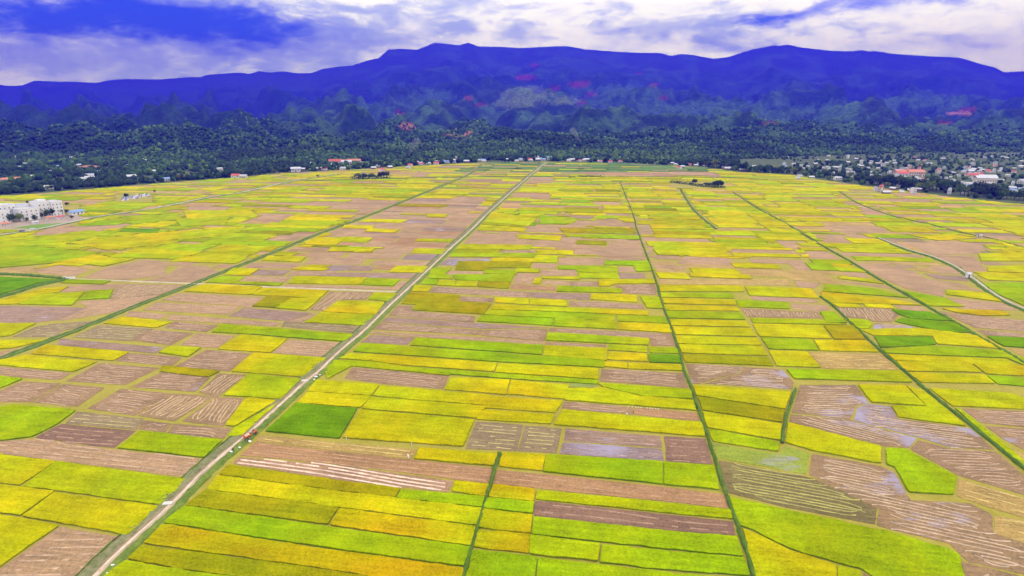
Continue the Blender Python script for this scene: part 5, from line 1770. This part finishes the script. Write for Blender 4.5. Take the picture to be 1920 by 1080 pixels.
MB().tube((0, .9, .6), (0, -.2, .66), .05).build('drawbar', M['metal'], ht)
MB().box((0, -.25, .9), (1.2, .35, .12)).build('seat', M['cloth_dark'], ht)
for i, (ox, oy, c) in enumerate(((-.3, -1.0, 'sackp'), (.3, -1.1, 'hat'), (-.2, -1.8, 'sackp'), (.3, -1.9, 'hat'))):
    ca, sa = math.cos(-.55), math.sin(-.55)
    mm = MB().blob((0, 0, .28), (.5, .34, .3), 10, 6, .08); o = mm.build('sack', M[c], smooth=True)
    o.location = (X + ox * ca - oy * sa, Y + ox * sa + oy * ca, .36 + .74); o.rotation_euler = (0, 0, i)
    tag(o, ('pinkish' if c == 'sackp' else 'straw-coloured') + ' sack on the hand tractor trailer, ' + ('near its seat' if oy > -1.5 else 'at its tail'), 'sack')
person(475.5, 813, .36, .4, 'cloth_dark', 'cloth_dark', 'person in black standing beyond the hand tractor', hat=None)
person(460.5, 829, .36, -.8, 'cloth_brown', 'cloth_dark', 'person in dark brown walking behind the hand tractor')
person(465, 828.5, .38, -.6, 'cloth_purple', 'cloth_dark', 'person in purple stooping over a white sack beside the road', 'bend')
sack(469, 829, 'sack', 'big white sack beside the person in purple', 1.5, .4)
person(438, 845, .38, 1.2, 'cloth_dark', 'cloth_dark', 'person in dark clothes crouching at the road edge by white sacks', 'crouch', 'hat')
sack(434, 848, 'sack', 'white sack beside the crouching person', 1.2, .3); sack(431, 846.5, 'sack', 'smaller white sack at the road edge near the crouching person', .8, .3)
sack(449.5, 840, 'sack', 'white sack lying in the green verge below the hand tractor', 1.1, .4)
for x, y, c, s, l in ((594, 703, 'sackp', 1.5, 'pinkish sack in the pile on the middle of the dirt road'), (592, 707.5, 'sack', 1.7, 'largest white sack of the pile on the dirt road'), (589, 712.5, 'sack', 1.2, 'white sack nearest the camera in the road pile'), (600, 703.5, 'sack', 1.0, 'white sack at the field side of the road pile'),
                      (211, 1060.5, 'sack', 1.0, 'grey-white sack in the verge near the bottom edge'), (221, 1061.5, 'sack', .6, 'small pale bag at the plot corner near the bottom edge'), (201, 1075, 'sack', .6, 'small pale bag lowest in the right verge')):
    sack(x, y, c, l, s)
# concrete slabs over the roadside ditch
for x, y, l in ((571.5, 713.5, 'pale concrete slab over the roadside ditch across from the sack pile'), (314.5, 943.5, 'pale concrete slab bridging the roadside ditch in front of a broad green plot')):
    X, Y = G(x, y, .4)
    m = MB().box((0, 0, .42), (2.4, 1.3, .16)); m.box((-.9, 0, .17), (.25, 1.2, .34)); m.box((.9, 0, .17), (.25, 1.2, .34))
    o = m.build('slab_bridge', M['concrete']); o.location = (X, Y, .05); o.rotation_euler = (0, 0, -VA + .25); tag(o, l, 'slab bridge')
# posts and field workers
for x, y, l in ((650, 827, 'white concrete post on the bund at the corner of the emerald plot'), (772, 837.5, 'white concrete post at the end of the yellowish stubble strip')):
    X, Y = G(x, y); m = MB().box((0, 0, .75), (.24, .24, 1.5), taper=.8); m.box((0, 0, 1.55), (.34, .34, .12)); o = m.build('concrete_post', M['concrete']); o.location = (X, Y, 0); tag(o, l, 'post')
person(766, 860, .1, .5, 'cloth_white', 'cloth_white', 'person in pale clothes bending at the end of the yellowish strip', 'bend', 'hat')
person(1187, 777, .1, 1.2, 'cloth_brown', 'cloth_brown', 'person in maroon standing where the straw rows end')
sack(1175.5, 776.5, 'sack', 'white sack beside the straw rows near the person in maroon', .9, .1)
for i, x in enumerate((1178, 1185.5, 1192, 1197, 1202, 1213, 1219, 1223.5, 1229.5, 1234.5)):
    sack(x, 762.5 + (x - 1178) * .085, 'sack', 'small white sack in the row along the foot of the ripe rice', .62, .1, group='white sacks lined along the plot edge')
# pump hut, culvert, far hut
def hut(x, y, w, d, h, label, z=0.0, roof='tin'):
    X, Y = G(x, y, z); r = empty('pump_hut', (X, Y, z), -.25)
    MB().box((0, 0, h / 2), (w, d, h)).build('wall', M['white'], r); MB().gable(w, d, h - .05, h * .25, .3, .1).build('roof', M[roof], r)
    MB().box((0, -d / 2 - .03, h * .4), (w * .35, .08, h * .8)).build('door', M['wood'], r)
    return tag(r, label, 'hut')
hut(1815, 520, 2.3, 2.3, 2.6, 'tiny white pump hut standing on the grassy canal bank', .7)
hut(1838, 444.5, 1.7, 1.6, 1.7, 'far tiny white hut beside the thin eastern ditch', .3)
hut(1834, 443.8, 1.9, 1.6, 1.7, 'dark-roofed far hut right beside the tiny white one', .3, 'wood')
X, Y = G(133, 523.5); r = empty('sluice', (X, Y, 0), .3); tag(r, 'small white concrete sluice where the pale lane begins', 'sluice')
MB().box((0, 0, .7), (4.6, 1.2, 1.4)).build('headwall', M['white'], r); MB().box((-3.2, .2, 1.0), (1.6, 1.4, 2.0)).build('gate_frame', M['concrete'], r); MB().box((-3.2, -.52, 1.0), (1.0, .12, 1.5)).build('gate', M['metal'], r)

# smoke rising from two village fires
sm_ = bpy.data.materials.new('thin_smoke'); sm_.use_nodes = True; sm_.node_tree.nodes.clear()
sb_ = NB(sm_.node_tree); so_ = sb_.n('ShaderNodeOutputMaterial'); sv_ = sb_.n('ShaderNodeVolumePrincipled'); sm_.node_tree.links.new(sv_.outputs[0], so_.inputs['Volume'])
sv_.inputs['Color'].default_value = (.8, .82, .95, 1); sv_.inputs['Density'].default_value = 0.010
for x, y, l in ((768, 281, 'thin pale smoke drifting up from the western village'), (1088, 262, 'thin pale smoke rising from the foothill valley')):
    X, Y = G(x, y + 14, .2) if y > 270 else ((x - 960) / KH * 1750, 1750)
    Z = HH(X, Y) + 4
    m = MB()
    for k in range(5): m.blob((k * 4.0 * (1 if x < 900 else -1.2), k * 2, 6 + k * 6.5), (5 + k * 1.6, 5 + k, 4 + k * 1.3), 12, 8, .12)
    o = m.build('smoke', sm_); o.location = (X, Y, Z); tag(o, l, kind='stuff')
#print('houses', sum(1 for o in bpy.data.objects if o.get('category') == 'house'))
